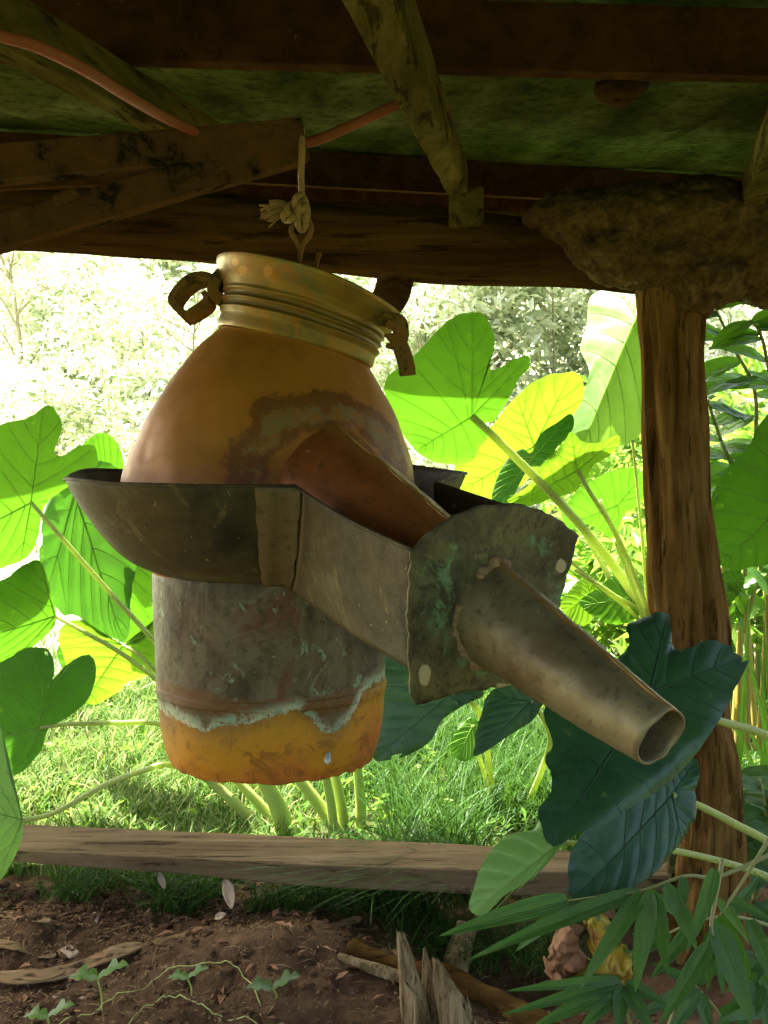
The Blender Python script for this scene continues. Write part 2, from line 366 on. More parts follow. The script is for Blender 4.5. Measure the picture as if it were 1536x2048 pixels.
def mat_roof():
    m = WNT('algae_stained_sheet'); big = m.noise(5.0, 8, 0.66, (1.0, 0.45, 1), 0.3); fine = m.noise(30, 5, 0.7); st = m.noise(3, 5, 0.6, (1.0, 0.5, 1), 0.2)
    c = m.ramp(big, [(0.34, (0.026, 0.032, 0.010)), (0.5, (0.062, 0.075, 0.025)), (0.66, (0.115, 0.135, 0.052))])
    c = m.mix(m.math('MULTIPLY', m.step(st, 0.5, 0.68), 0.45), c, (0.020, 0.022, 0.010))
    c = m.mix(m.math('MULTIPLY', m.step(m.noise(11, 4, 0.7), 0.70, 0.75), 0.8), c, (0.12, 0.13, 0.075))
    c = m.mix(m.math('MULTIPLY', m.step(fine, 0.5, 0.62), 0.5), c, (0.010, 0.012, 0.003))
    return m.fin(m.bsdf(c, 0.85, 0, m.bump(fine, 0.2, 0.004), 0.02))
M['roof'] = mat_roof()
def mat_mud():
    m = WNT('dry_termite_mud'); n_ = m.noise(22, 7, 0.72, dist=0.4); f = m.noise(90, 5, 0.7); k = m.voro(14, 'DISTANCE_TO_EDGE')
    c = m.ramp(n_, [(0.36, (0.050, 0.030, 0.012)), (0.5, (0.105, 0.065, 0.026)), (0.64, (0.165, 0.105, 0.044))])
    c = m.mix(m.math('MULTIPLY', m.step(k, 0.05, 0.0), 0.35), c, (0.03, 0.02, 0.01))
    c = m.mix(m.step(f, 0.74, 0.78), c, (0.4, 0.33, 0.22))
    return m.fin(m.bsdf(c, 0.95, 0, m.bump(m.math('ADD', n_, m.math('MULTIPLY', f, 0.4)), 0.6, 0.012), 0.2))
M['mud'] = mat_mud()
def mat_ground():
    m = WNT('dirt_and_turf'); n1 = m.noise(4, 7, 0.7, dist=0.3); n2 = m.noise(30, 6, 0.75); n3 = m.noise(120, 4, 0.7)
    d = m.ramp(m.math('ADD', m.math('MULTIPLY', n1, 0.5), m.math('MULTIPLY', n2, 0.5)), [(0.33, (0.030, 0.016, 0.009)), (0.48, (0.085, 0.047, 0.027)), (0.65, (0.165, 0.094, 0.056))])
    d = m.mix(m.step(n3, 0.68, 0.74), d, (0.3, 0.21, 0.13))
    g = m.ramp(n2, [(0.3, (0.018, 0.026, 0.007)), (0.55, (0.05, 0.062, 0.016)), (0.75, (0.12, 0.12, 0.045))])
    f = m.ramp(n1, [(0.3, (0.68, 0.70, 0.60)), (0.7, (0.74, 0.74, 0.68))])  # overexposed glare of the far field put into a near-white colour
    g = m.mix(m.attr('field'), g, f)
    c = m.mix(m.step(m.math('ADD', m.attr('turf'), m.math('MULTIPLY', m.math('SUBTRACT', n1, 0.5), 0.6)), 0.4, 0.6), d, g)
    return m.fin(m.bsdf(c, 0.95, 0, m.bump(m.math('ADD', n2, n3), 0.6, 0.015), 0.15))
M['ground'] = mat_ground()
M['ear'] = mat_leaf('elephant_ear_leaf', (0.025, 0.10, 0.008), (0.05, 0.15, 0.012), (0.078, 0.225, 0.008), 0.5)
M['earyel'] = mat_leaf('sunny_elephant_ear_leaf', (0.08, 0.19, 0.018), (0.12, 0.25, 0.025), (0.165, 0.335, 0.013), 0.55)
M['earpale'] = mat_leaf('sky_sheen_pale_ear_leaf', (0.15, 0.27, 0.09), (0.20, 0.33, 0.11), (0.25, 0.5, 0.04), 0.35, 0.35)  # sky reflection on the hanging leaf put into its pale colour
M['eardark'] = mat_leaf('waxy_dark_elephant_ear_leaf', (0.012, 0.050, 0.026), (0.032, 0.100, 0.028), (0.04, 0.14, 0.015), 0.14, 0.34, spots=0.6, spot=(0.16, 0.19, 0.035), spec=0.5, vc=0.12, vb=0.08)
M['eardeep'] = mat_leaf('deep_green_elephant_ear_leaf', (0.022, 0.085, 0.014), (0.035, 0.11, 0.02), (0.08, 0.26, 0.015), 0.35)
M['earlime'] = mat_leaf('young_lime_elephant_ear_leaf', (0.14, 0.30, 0.07), (0.17, 0.34, 0.085), (0.2, 0.42, 0.05), 0.3, 0.42, spots=0.2)
M['vein'] = mat_stalk('leaf_vein', (0.30, 0.42, 0.12), (0.36, 0.48, 0.16), False, (0.45, 0.75, 0.06), 0.6)
M['veindark'] = mat_stalk('dark_leaf_vein', (0.022, 0.065, 0.030), (0.032, 0.085, 0.042), False, (0.06, 0.15, 0.03))
M['stalk'] = mat_stalk('speckled_leaf_stalk', (0.46, 0.52, 0.17), (0.56, 0.60, 0.24), True, (0.6, 0.75, 0.15), 0.35)
M['stem'] = mat_stalk('fleshy_leaf_base', (0.38, 0.48, 0.11), (0.50, 0.56, 0.17), False)
M['bamboo'] = mat_leaf('bamboo_leaf', (0.030, 0.090, 0.010), (0.055, 0.135, 0.016), (0.09, 0.26, 0.012), 0.3, 0.5, spots=0.15, spec=0.4)
M['culm'] = mat_stalk('bamboo_culm', (0.28, 0.30, 0.09), (0.36, 0.34, 0.13), False)
M['ginger'] = mat_stalk('yellowing_ginger_stem', (0.36, 0.34, 0.06), (0.44, 0.30, 0.08), False)
M['shrub'] = mat_leaf('shrub_leaf', (0.05, 0.15, 0.015), (0.10, 0.22, 0.03), (0.2, 0.45, 0.03), 0.45)
M['grass'] = mat_blade('grass_blade', [(0.0, (0.018, 0.062, 0.008)), (0.35, (0.045, 0.11, 0.014)), (0.6, (0.10, 0.18, 0.03)), (0.85, (0.26, 0.27, 0.09)), (1.0, (0.42, 0.36, 0.18))], (0.12, 0.26, 0.02), 0.3)
M['field'] = mat_blade('glare_pale_field_grass', [(0.0, (0.42, 0.48, 0.22)), (0.5, (0.58, 0.60, 0.38)), (1.0, (0.68, 0.66, 0.50))], (0.8, 0.8, 0.5))  # field blades paled, overexposure put into their colour
M['treeleaf'] = mat_blade('glare_pale_tree_leaf', [(0.0, (0.07, 0.13, 0.04)), (0.25, (0.30, 0.36, 0.20)), (0.55, (0.62, 0.66, 0.52)), (1.0, (0.76, 0.78, 0.70))], (0.75, 0.82, 0.55), 0.45, 0.30)  # far leaves whitened in colour to stand for washed-out glare
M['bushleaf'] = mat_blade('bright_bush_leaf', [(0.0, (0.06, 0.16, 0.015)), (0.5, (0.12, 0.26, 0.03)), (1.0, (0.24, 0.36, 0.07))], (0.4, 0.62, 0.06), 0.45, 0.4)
M['trunk'] = mat_wood('tree_bark', [(0.3, (0.2, 0.17, 0.14)), (0.5, (0.32, 0.28, 0.23)), (0.7, (0.44, 0.39, 0.33))], (1, 1, 0.2))
M['dry'] = mat_simple('dry_brown_leaf', (0.24, 0.12, 0.055), 0.8, 30, 0.5, 0.5)
M['tan'] = mat_simple('tan_dry_leaf', (0.50, 0.38, 0.24), 0.75, 30, 0.3)
M['chip'] = mat_simple('pale_wood_chip', (0.34, 0.26, 0.18), 0.8, 40)
M['bolt'] = mat_simple('pale_oxide_bolt', (0.5, 0.58, 0.55), 0.7, 80)
M['weld'] = mat_simple('crusty_solder', (0.24, 0.165, 0.09), 0.9, 70, 0.9, 0.9)
def mat_withered():
    m = NT('yellowing_withered_leaf'); n_ = m.noise(13, 5, 0.65, dist=0.5); f = m.noise(50, 4, 0.6)
    c = m.ramp(n_, [(0.38, (0.07, 0.15, 0.02)), (0.47, (0.42, 0.34, 0.03)), (0.58, (0.5, 0.32, 0.03)), (0.7, (0.3, 0.12, 0.03))])
    return m.fin(m.bsdf(c, 0.6, 0, m.bump(f, 0.3, 0.005), 0.4))
M['withered'] = mat_withered()

# ------------------------------------------------------------------ ground
def gz(x, y):
    h = 0.0
    if y > 5.2:
        t = y - 5.2; h += 0.135 * (t - 1.5 * (1 - math.exp(-t / 1.5)))
    
    h += 0.35 * min(1, max(0, (y - 8) / 10)) * nz((x * 0.12, y * 0.12, 3))
    near = max(0, 1 - max(0, (y - 4.5)) / 3)
    h += near * 0.02 * fbm((x, y, 0), 2.5)
    if y < 3.4:
        k = min(1, (3.4 - y) / 0.25)
        h += k * (0.018 * fbm((x, y, 5), 9) + 0.012 * fbm((x, y, 9), 26))
    # spoil mound of bare earth, and the hollow to its right
    h += 0.12 * math.exp(-(((x + 0.25) / 0.30) ** 2 + ((y - 2.50) / 0.24) ** 2))
    h += 0.06 * math.exp(-(((x + 1.0) / 0.5) ** 2 + ((y - 2.75) / 0.2) ** 2))
    h -= 0.10 * math.exp(-(((x - 0.35) / 0.22) ** 2 + ((y - 2.6) / 0.3) ** 2))
    return h
def build_ground():
    xs = np.unique(np.concatenate([np.linspace(-90, -4, 34), np.linspace(-4, -1.6, 20), np.linspace(-1.6, 1.8, 175), np.linspace(1.8, 4, 16), np.linspace(4, 90, 34)]))
    ys = np.unique(np.concatenate([np.linspace(-20, 0, 14), np.linspace(0, 1.9, 12), np.linspace(1.9, 3.6, 105), np.linspace(3.6, 7, 60), np.linspace(7, 25, 50), np.linspace(25, 140, 40)]))
    b = MB(); vs = []; turf = []; fld = []
    for y in ys:
        for x in xs:
            vs.append((x, y, gz(x, y)))
            e = 3.13 + 0.10 * nz((x * 2, 0, 1)) + 0.06 * x * 0.3
            turf.append(min(1, max(0, (y - e) / 0.35 + 0.5)) if abs(x) < 6 and y > -1.5 else 1.0)
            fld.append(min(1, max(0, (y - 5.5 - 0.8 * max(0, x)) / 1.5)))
    n = len(xs)
    fs = [(j * n + i, j * n + i + 1, (j + 1) * n + i + 1, (j + 1) * n + i) for j in range(len(ys) - 1) for i in range(n - 1)]
    b.add(vs, fs); b.att = {'turf': turf, 'field': fld}
    tag(b.build('ground', M['ground']), kind='structure')
build_ground()

# ------------------------------------------------------------------ the shed: roof, purlins, rafters, log, post
ROOF_A, ROOF_B = 0.104, -0.02           # the roof rises away from the eye and dips to the right
def roof_z(x, y): return 1.45 + 0.425 * 1.07 + ROOF_A * (y - 1.07) + ROOF_B * (x)
shed = thing('shed_roof', (0, 1.8, 2.05), 'low roof of stained green sheets on dark steel purlins, overhead', 'roof')
PUR_H = 0.10; PZ = 0.035
def zr(x, y): return roof_z(x, y) + PZ                        # top face of the rafters = underside of the purlins
def sheet(x0, x1, y0, y1, lift):
    b = MB(); nx, ny = 40, 30; vs = []
    for j in range(ny + 1):
        for i in range(nx + 1):
            x = x0 + (x1 - x0) * i / nx; y = y0 + (y1 - y0) * j / ny
            vs.append((x, y, zr(x, y) + PUR_H + 0.006 + lift + 0.012 * math.sin(y * 5.0) ** 2 + 0.008 * nz((x * 1.5, y * 2, 4))))
    b.add(vs, [(j * (nx + 1) + i, (j + 1) * (nx + 1) + i, (j + 1) * (nx + 1) + i + 1, j * (nx + 1) + i + 1) for j in range(ny) for i in range(nx)])
    o = b.build('roof_sheet', M['roof'], shed); m = o.modifiers.new('s', 'SOLIDIFY'); m.thickness = 0.008; m.offset = -1
YE = 3.66
edges = [-2.5, -1.45, -0.4, 0.75, 1.9]
for k in range(4):
    sheet(edges[k] - 0.05, edges[k + 1] + 0.02, -0.5, 1.20, 0.02 + 0.004 * (k % 2))
    sheet(edges[k] - 0.05, edges[k + 1] + 0.02, 1.10, YE, 0.004 * (k % 2) - 0.004)
def purlin(pa, pb, h=PUR_H, flange=0.05):
    a, c = Vector(pa), Vector(pb); d = (c - a).normalized(); up = Vector((0, 0, 1)); bk = Vector((0, 1, ROOF_A)).normalized()
    b = MB(); t = 0.004
    sec = [(0, 0), (flange, 0), (flange, 0.012), (flange - t, 0.012), (flange - t, t), (t, t), (t, h - t), (flange, h - t), (flange, h), (0, h)]
    rings = [[a + (c - a) * s + bk * u + up * v for u, v in sec] for s in (0, 0.5, 1)]
    b.loft(rings, True, (True, True)); return b.build('purlin', M['purlin'], shed, smooth=False, bev=0.002)
def at_z(px, py, off=0.0):           # point where a pixel ray meets the underside plane of the purlins
    d = ray(px, py); t = 0.5
    for _ in range(60):
        q = EYE + d * t; t += (zr(q.x, q.y) + off - q.z) / (d.z - ROOF_A * d.y)
    return EYE + d * t
def line_ext(a, c, x0, x1):
    d = (c - a); return a + d * ((x0 - a.x) / d.x), a + d * ((x1 - a.x) / d.x)
for (l, r_) in (((0, 112), (1536, 152)), ((440, 362), (1060, 395))):
    a, c = line_ext(at_z(*l), at_z(*r_), -2.45, 1.85); purlin(a, c)
for py_ in (YE - 0.1, 0.2): purlin((-2.45, py_, zr(-2.45, py_)), (1.85, py_, zr(1.85, py_)))
def rafter(near, far, wn, depth=0.07, back=-0.8, fwd=0.0, mat=None):
    a = at_z(*near, -depth); c = at_z(*far, -depth); d = c - a
    a2 = a + d * (back); c2 = c + d * fwd
    side = d.cross(Vector((0, 0, 1))).normalized(); wv = side * wn / 2
    b = MB(); rings = []
    for k in range(30):
        q = a2.lerp(c2, k / 29); j = lambda s: Vector((nz((q.y * 6, s, 1)), 0, nz((q.y * 6, s, 2)))) * 0.003
        rings.append([q + wv + j(1), q - wv + j(2), q - wv + Vector((0, 0, depth - .001)) + j(3) * .2, q + wv + Vector((0, 0, depth - .001)) + j(4) * .2])
    b.loft(rings, True, (True, True)); return b.build('rafter', M['rafter'], shed, smooth=False, bev=0.004), c
_, rend = rafter((742, 20), (915, 388), 0.052)
rafter((45, 125), (315, 263), 0.046, fwd=0.8)
rafter((1536, 350), (1500, 420), 0.055, back=-2.0, fwd=0.0)
b = MB(); yb = YE - 0.03; b.strap([(-2.45, yb, zr(-2.45, yb) - .03), (-1, yb, zr(-1, yb) - .03), (1.85, yb, zr(1.85, yb) - .03)], (0, 0, 1), 0.24, 0.025); b.build('eave_gap_blocker', M['rafter'], shed, smooth=False)  # added board under the eave, blocks bright sky in the gap above the log
# rafter foot block on the log
b = MB(); q0 = P(932, 415, rend.y + 0.01); b.box(q0, (0.04, -0.012, 0), (0.0, 0.03, 0), (0, 0, 0.043)); b.build('rafter_block', M['rafter'], shed, smooth=False, bev=0.004)

def log_surface(path, rad, seg, mat_, name, parent, base, rough=0.06, flat=None, knots=()):
    b = MB(); path = [Vector(q) for q in path]; n = len(path)
    if not hasattr(rad, '__len__'): rad = [rad] * n
    rings = []; up = Vector((0, 1, 0))
    for i, c in enumerate(path):
        t = (path[min(i + 1, n - 1)] - path[max(i - 1, 0)]).normalized()
        x = t.cross(up).normalized(); y = x.cross(t).normalized(); ring = []
        L = c.length
        for j in range(seg):
            a = 2 * math.pi * j / seg
            u = Vector((math.cos(a) * 2.0, math.sin(a) * 2.0, i / n * 5))
            k = 1 + rough * (fbm(u + Vector((7, 0, 0)), 1.0, 3) * 1.2 + 0.9 * nz((math.cos(a) * 7, math.sin(a) * 7, i / n * 4)) - 1.1 * max(0, nz((math.cos(a) * 11, math.sin(a) * 11, i / n * 3 + 9)) - 0.35))
            for (ki, kj, kr, ka) in knots:
                k += ka * math.exp(-(((i - ki) / (n * kr)) ** 2 + (((a - kj + math.pi) % (2 * math.pi) - math.pi) / 0.6) ** 2))
            ring.append(c + (x * math.cos(a) + y * math.sin(a)) * rad[i] * k)
        rings.append(ring)
    b.loft(rings, True, (True, True))
    return b.build(name, mat_, parent, base)
lp = [P(-420, 415, 2.62), P(0, 432, 2.66), P(400, 455, 2.70), P(760, 482, 2.73), P(1100, 510, 2.76), P(1536, 545, 2.80), P(1900, 570, 2.84)]
lp = cat(lp, 140)
lr = [px2m(interp(proj(q)[0], [(-400, 70), (0, 66), (400, 66), (760, 68), (1100, 64), (1536, 60), (1900, 60)]), q.y) + 0.008 * nz((q.x * 3, 0, 0)) for q in lp]
tag(log_surface(lp, lr, 64, M['log'], 'log_beam', None, lp[0], 0.075), 'dark horizontal log beam under the roof, bright field showing below it', 'beam')
# corbel stub under the log behind the collar
b = MB()
pp = cat([P(792, 520, 2.74), P(788, 560, 2.73), P(778, 590, 2.72), P(762, 612, 2.71)], 12)
b.tube(pp, [0.066, 0.062, 0.058, .055, .053, .051, .05, .048, .046, .044, .040, .03], 20, True, 0.2)
tag(b.build('log_stub', M['log'], None, pp[0]), 'short dark log stub hanging under the beam behind the pale collar', 'log')
# post
pp = [P(1338, 560, 2.74), P(1342, 640, 2.74), P(1344, 800, 2.73), P(1352, 950, 2.73), P(1362, 1080, 2.72), P(1376, 1200, 2.72), P(1392, 1320, 2.71), P(1412, 1450, 2.70), P(1425, 1600, 2.70), P(1420, 1760, 2.69), P(1400, 1900, 2.69), P(1385, 2020, 2.68), P(1380, 2120, 2.68)]
pp = cat(pp, 130)
pr = [px2m(interp(proj(q)[1], [(560, 62), (640, 61), (700, 56), (850, 60), (1000, 63), (1100, 68), (1200, 72), (1320, 60), (1450, 44), (1650, 60), (1900, 90), (2100, 105)]), q.y) for q in pp]
tag(log_surface(pp, pr, 72, M['post'], 'wooden_post', None, pp[-1], 0.15, knots=((48, 3.4, 0.03, 0.10), (62, 0.2, 0.05, 0.08), (82, 0.3, 0.03, 0.12))), 'rough brown timber post carrying the log beam at the right', 'post')
# termite mud over the beam joint
def blob(name, mat_, spheres, vox, disp, label, cat_):
    bm = bmesh.new(); base = Vector(spheres[0][0])
    for c, rx, ry, rz in spheres:
        r_ = bmesh.ops.create_icosphere(bm, subdivisions=4, radius=1)
        for v in r_['verts']: v.co = Vector((v.co.x * rx, v.co.y * ry, v.co.z * rz)) + Vector(c) - base
    me = bpy.data.meshes.new(name); bm.to_mesh(me); bm.free(); me.materials.append(mat_)
    o = bpy.data.objects.new(name, me); COL.objects.link(o); o.location = base
    m = o.modifiers.new('r', 'REMESH'); m.mode = 'VOXEL'; m.voxel_size = vox; m.use_smooth_shade = True
    for s_, st in disp:
        t = bpy.data.textures.new('clouds', 'CLOUDS'); t.noise_scale = s_; t.noise_depth = 3
        d = o.modifiers.new('d', 'DISPLACE'); d.texture = t; d.strength = st; d.texture_coords = 'LOCAL'
    return tag(o, label, cat_)
sp = [(P(1280, 455, 2.70), .24, .13, .115), (P(1160, 440, 2.70), .13, .12, .075), (P(1090, 440, 2.70), .06, .09, .035), (P(1400, 440, 2.72), .16, .15, .11), (P(1500, 520, 2.74), .16, .15, .10), (P(1400, 560, 2.72), .12, .14, .085), (P(1300, 520, 2.70), .20, .12, .075), (P(1450, 480, 2.72), .20, .13, .12), (P(1390, 600, 2.70), .06, .09, .05), (P(1560, 555, 2.76), .12, .13, .09), (P(1215, 500, 2.68), .10, .12, .07)]
blob('mud_nest', M['mud'], sp, 0.0062, ((0.09, 0.030), (0.030, 0.022), (0.010, 0.012)), 'lumpy dry brown termite mud packed over the beam and post joint', 'mud nest')
b_ = P(1240, 190, 1.55)
q1 = at_z(1235, 180, 0.1); blob('wasp_nest', M['log'], [(q1, .05, .03, .035), (q1 + Vector((.03, 0, .01)), .035, .03, .02)], 0.006, ((0.03, 0.015),), 'small brown mud wasp nest stuck on the roof sheet behind the purlin', 'mud nest')

# steel truss
tr = thing('steel_truss', P(300, 310, 1.62), 'rusty angle iron bracket of two bars meeting in a point, rope on its end', 'bracket')
def angle_bar(pa, pb, face, flange, mat_):
    a, c = Vector(pa), Vector(pb); t = 0.006; up = Vector((0, 0, 1)); d = (c - a).normalized()
    nrm = up.cross(d).normalized(); nrm = nrm if nrm.y > 0 else -nrm; dn = d.cross(nrm).normalized()
    dn = dn if dn.z < 0 else -dn
    b = MB(); rings = []
    sec = [(0, 0), (0, face), (flange, face), (flange, face - t), (t, face - t), (t, 0)]
    for k in range(24):
        s = k / 23; q = a.lerp(c, s)
        rings.append([q + nrm * u + dn * v + Vector((0, 0, 1)) * 0.001 * nz((s * 20, u * 30, v * 30)) for u, v in sec])
    b.loft(rings, True, (True, True)); return b.build('angle_bar', mat_, tr, smooth=False, bev=0.0012)
angle_bar(P(-250, 308, 1.42), P(604, 234, 1.60), 0.050, 0.045, M['truss'])
angle_bar(P(-250, 498, 1.435), P(602, 258, 1.607), 0.046, 0.05, M['truss'])
b = MB()
for k in range(1):
    q = P(558, 268, 1.592); b.tube([q + Vector((0, .012, 0)), q - Vector((0, .008, 0))], 0.012, 6); b.build('bolt_head', M['truss'], tr, smooth=False, bev=0.002)
b = MB(); q = P(110, 403, 1.50); b.tube([q, q + Vector((0.035, -0.006, 0.012))], [0.009, 0.009], 10); b.build('bolt', M['truss'], tr, bev=0.001)
# second bar of the truss further back
b = MB(); b.strap([P(-200, 362, 2.1), P(200, 345, 2.12), P(470, 330, 2.15)], (0, 0, 1), 0.055, 0.02); b.build('rear_bar', M['purlin'], tr, smooth=False, bev=0.002)
# red cable
cb = MB(); cb.tube(cat([P(-120, 40, .88), P(0, 72, .92), P(80, 95, .96), P(180, 145, 1.05), P(260, 195, 1.2), P(340, 240, 1.42), P(430, 278, 1.64), P(530, 290, 1.68), P(620, 284, 1.68), P(700, 252, 1.68), P(790, 212, 1.67), P(850, 190, 1.665), P(878, 184, 1.66)], 70), list(np.interp(np.arange(70), [0, 6, 30, 40, 69], [.0052, .0054, .0072, .0088, .0085])), 12)
tag(cb.build('red_cable', M['cable'], None, P(300, 240, 1.64)), 'sagging reddish cable slung under the roof past the bracket and rafter', 'cable')

# ------------------------------------------------------------------ rope and hook
RY = 1.60
rp = thing('hanging_rope', P(603, 260, RY), 'knotted dusty rope with a frayed end hanging from the bracket tip', 'rope')
def twist(path, r, n, turns):
    path = cat(path, n); bs = []
    for s in range(3):
        q = []
        for i, c in enumerate(path):
            a = 2 * math.pi * (s / 3 + turns * i / n); q.append(c + Vector((math.cos(a) * r, math.sin(a) * r, 0)))
        bs.append(q)
    return bs
b = MB()
for q in twist([P(603, 258, RY + .012), P(604, 300, RY - .004), P(602, 350, RY), P(604, 400, RY), P(606, 432, RY)], 0.0026, 70, 9): b.tube(q, 0.0031, 8)
b.build('rope_strand', M['rope'], rp)
b = MB()
for (cx, cy, w_, h_, ph) in ((600, 408, 11, 17, 0.3), (606, 425, 9, 22, 1.2), (588, 420, 15, 12, 2.0), (578, 432, 11, 9, .6), (604, 446, 8, 14, 1.7)):
    pts = [P(cx + w_ * math.cos(t), cy + h_ * math.sin(t), RY - 0.008 - 0.006 * math.sin(t * 2 + ph)) for t in np.linspace(0, 2 * math.pi, 16)]
    b.tube(pts, 0.0052, 8, True, 0.3)
b.build('knot', M['rope'], rp)
for k in range(46):
    a = random.uniform(-0.55, 0.75); L = random.uniform(35, 62); sx, sy = 578 + random.uniform(-4, 4), 420 + random.uniform(-8, 8)
    ex, ey = sx - L * math.cos(a), sy + L * math.sin(a) * 0.75 + random.uniform(-3, 3)
    if k == 0: fb = MB()
    z_ = random.uniform(-.012, .012)
    fb.strap(cat([P(sx, sy, RY), P((sx + ex) / 2 + random.uniform(-4, 4), (sy + ey) / 2 - 5, RY + z_), P(ex, ey, RY + z_ * 1.3)], 6), (0.3, 1, random.uniform(-1, 1)), random.uniform(.003, .007), 0.0012)
fr = fb.build('frayed_end', M['rope'], rp); fr['kind'] = 'stuff'
hk = thing('iron_hook', P(600, 560, RY), 'rusty wire hook tied in the rope and gripping the collar rim', 'hook')
b = MB(); b.tube(cat([P(612, 432, RY + .006), P(622, 452, RY), P(619, 472, RY), P(606, 490, RY), P(599, 520, RY + .004), P(596, 560, RY + .02), P(600, 600, RY + .03)], 30), 0.0042, 10); b.build('hook_bar', M['hook'], hk)
b = MB(); b.tube(cat([P(604, 440, RY - .006), P(585, 452, RY - .004), P(583, 466, RY - .004), P(594, 484, RY), P(601, 500, RY)], 20), 0.0040, 10); b.build('hook_eye', M['hook'], hk)
b = MB(); b.tube(cat([P(640, 506, RY + .02), P(634, 522, RY + .03), P(628, 560, RY + .045), P(625, 600, RY + .05)], 16), 0.0040, 10); b.build('hook_prong', M['hook'], hk)

# ------------------------------------------------------------------ the still head
Y0 = 1.70
C0 = P(540, 1150, Y0)
still = thing('copper_still_head', P(545, 1510, Y0), 'old copper still with collar, cooling pan, long spout and stained pot, hanging', 'still')
def ring(cx, cy, hw, tilt, pitch, n, Y=Y0):
    c = P(cx, cy, Y); t = R(tilt); p_ = R(pitch); r = px2m(hw, Y)
    e1 = Vector((math.cos(t), 0, -math.sin(t))); e2 = Vector((math.sin(p_) * 0, math.cos(p_), -math.sin(p_)))
    return [c + (e1 * math.cos(a) + e2 * math.sin(a)) * r for a in [2 * math.pi * k / n for k in range(n)]]
# spout line: ridge from dome to lip
RA, RB = P(680, 855, 1.50), P(1345, 1422, 0.97)
AX = (RB - RA).normalized(); SUPP = (Vector((0, 0, 1)) - AX * AX.z).normalized(); SIDE = AX.cross(SUPP).normalized()
SPL = (RB - RA).length
def sp_r(t): return interp(t, [(-0.5, 0.185), (-0.12, 0.132), (0.0, 0.110), (0.1, 0.098), (0.22, 0.086), (0.62, 0.058), (1.0, 0.0312)])
def sp_c(t): return RA + (RB - RA) * t - SUPP * sp_r(t) * 1.1
def sp_dist(v):
    t = (Vector(v) - RA).dot(AX) / SPL
    tt = max(-0.5, min(1, t)); return (Vector(v) - sp_c(tt)).length - sp_r(tt)
# dome
prof = [(591, 695, 152, 13.8), (589, 705, 158, 13.6), (582, 741, 187, 12.7), (571, 797, 224, 9.6), (559, 850, 251, 6.9), (550, 900, 271, 4.2), (542, 948, 286, 1.5), (540, 1000, 293, 0), (540, 1060, 283, 0), (540, 1105, 255, 0), (540, 1138, 232, 0)]
pf = cat([Vector((a, b_, c)) for a, b_, c, d in prof], 90); tl = np.interp(np.linspace(0, len(prof) - 1, 90), range(len(prof)), [p[3] for p in prof])
b = MB(); rings = []
for q, t in zip(pf, tl):
    rg = ring(q.x, q.y, q.z, t, 2, 180); c = sum(rg, Vector()) / len(rg)
    rings.append([v + (v - c).normalized() * (0.0022 * nz(v, 16) + 0.003 * nz(v, 6) - 0.004 * max(0, nz(v + Vector((3, 1, 2)), 26) - 0.35)) for v in rg])
b.loft(rings)
b.att = {'joint': [sp_dist(v) if v.y < 1.72 else 1.0 for v in b.v], 'low': [max(0, min(1, (proj(v)[1] - 880) / 110)) for v in b.v]}
b.build('dome', M['dome'], still)
# collar, lathe along the leaning axis
cp = [(0, 151, 0), (0, 155, 0), (4, 157, 0), (24, 157, 0), (30, 160, .2), (35, 163, 0), (40, 158, 1), (46, 158, 1), (51, 164, 0), (56, 159, 1), (61, 159, 1), (66, 165, 0), (72, 164, .3), (84, 170, 0), (98, 182, 0), (110, 189, 0), (115, 190, 0), (117, 188, 0), (114, 184, 0), (95, 172, 0), (60, 150, 0), (0, 146, 0)]
b = MB(); rings = []; gr = []; wax = []
for i in range(len(cp) - 1):
    for k in range(4):
        f = k / 4; s, hw, g = [cp[i][j] * (1 - f) + cp[i + 1][j] * f for j in range(3)]
        rg = ring(591 + 0.262 * s, 695 - 0.965 * s, hw, 14.5 + 2.5 * s / 114, 2 + 5 * s / 114, 144)
        rings.append([v + Vector((0, 0, 1)) * 0.0018 * nz(v, 12) for v in rg])
        for v in rg:
            gr.append(g)
            x_, y_ = proj(v)
            e = max(math.exp(-(((x_ - 486) / 12) ** 2 + ((y_ - 540) / 13) ** 2)), math.exp(-(((x_ - 536) / 11) ** 2 + ((y_ - 542) / 17) ** 2)), math.exp(-(((x_ - 470) / 9) ** 2 + ((y_ - 522) / 10) ** 2)))
            wax.append(e if v.y < Y0 and s > 60 else 0)
b.loft(rings); b.att = {'groove': gr, 'wax': wax}
b.build('collar', M['collar'], still)
# latches
lt = bpy.data.objects.new('latch', None); COL.objects.link(lt); lt.parent = still; lt.location = P(440, 590, 1.69) - still.location
YL = 1.69
b = MB(); b.strap(cat([P(452, 545, YL), P(436, 560, YL), P(430, 585, YL), P(448, 606, YL)], 12), (0, 1, 0), 0.040, 0.020); b.build('hinge_bracket', M['latch'], lt, bev=0.0015)
b = MB(); b.strap(cat([P(442, 570, YL), P(425, 562, YL), P(400, 560, YL), P(374, 574, YL), P(352, 604, YL), P(360, 622, YL), P(376, 638, YL)], 26), (0.25, 1, -0.35), 0.040, 0.012); b.build('lever', M['latch'], lt, bev=0.001)
b = MB(); b.strap(cat([P(376, 637, YL), P(392, 629, YL - .005), P(412, 615, YL), P(420, 603, YL), P(414, 592, YL + .004)], 16), (0.25, 1, -0.35), 0.036, 0.010); b.build('catch_loop', M['latch'], lt, bev=0.001)
lt2 = bpy.data.objects.new('latch', None); COL.objects.link(lt2); lt2.parent = still; lt2.location = P(785, 660, 1.62) - still.location
YL = 1.615
b = MB(); b.strap(cat([P(764, 650, YL + .012), P(782, 632, YL + .006), P(797, 640, YL), P(802, 668, YL), P(796, 692, YL)], 14), (1, 0.9, 0), 0.028, 0.010); b.build('hinge_bracket', M['latch'], lt2, bev=0.0015)
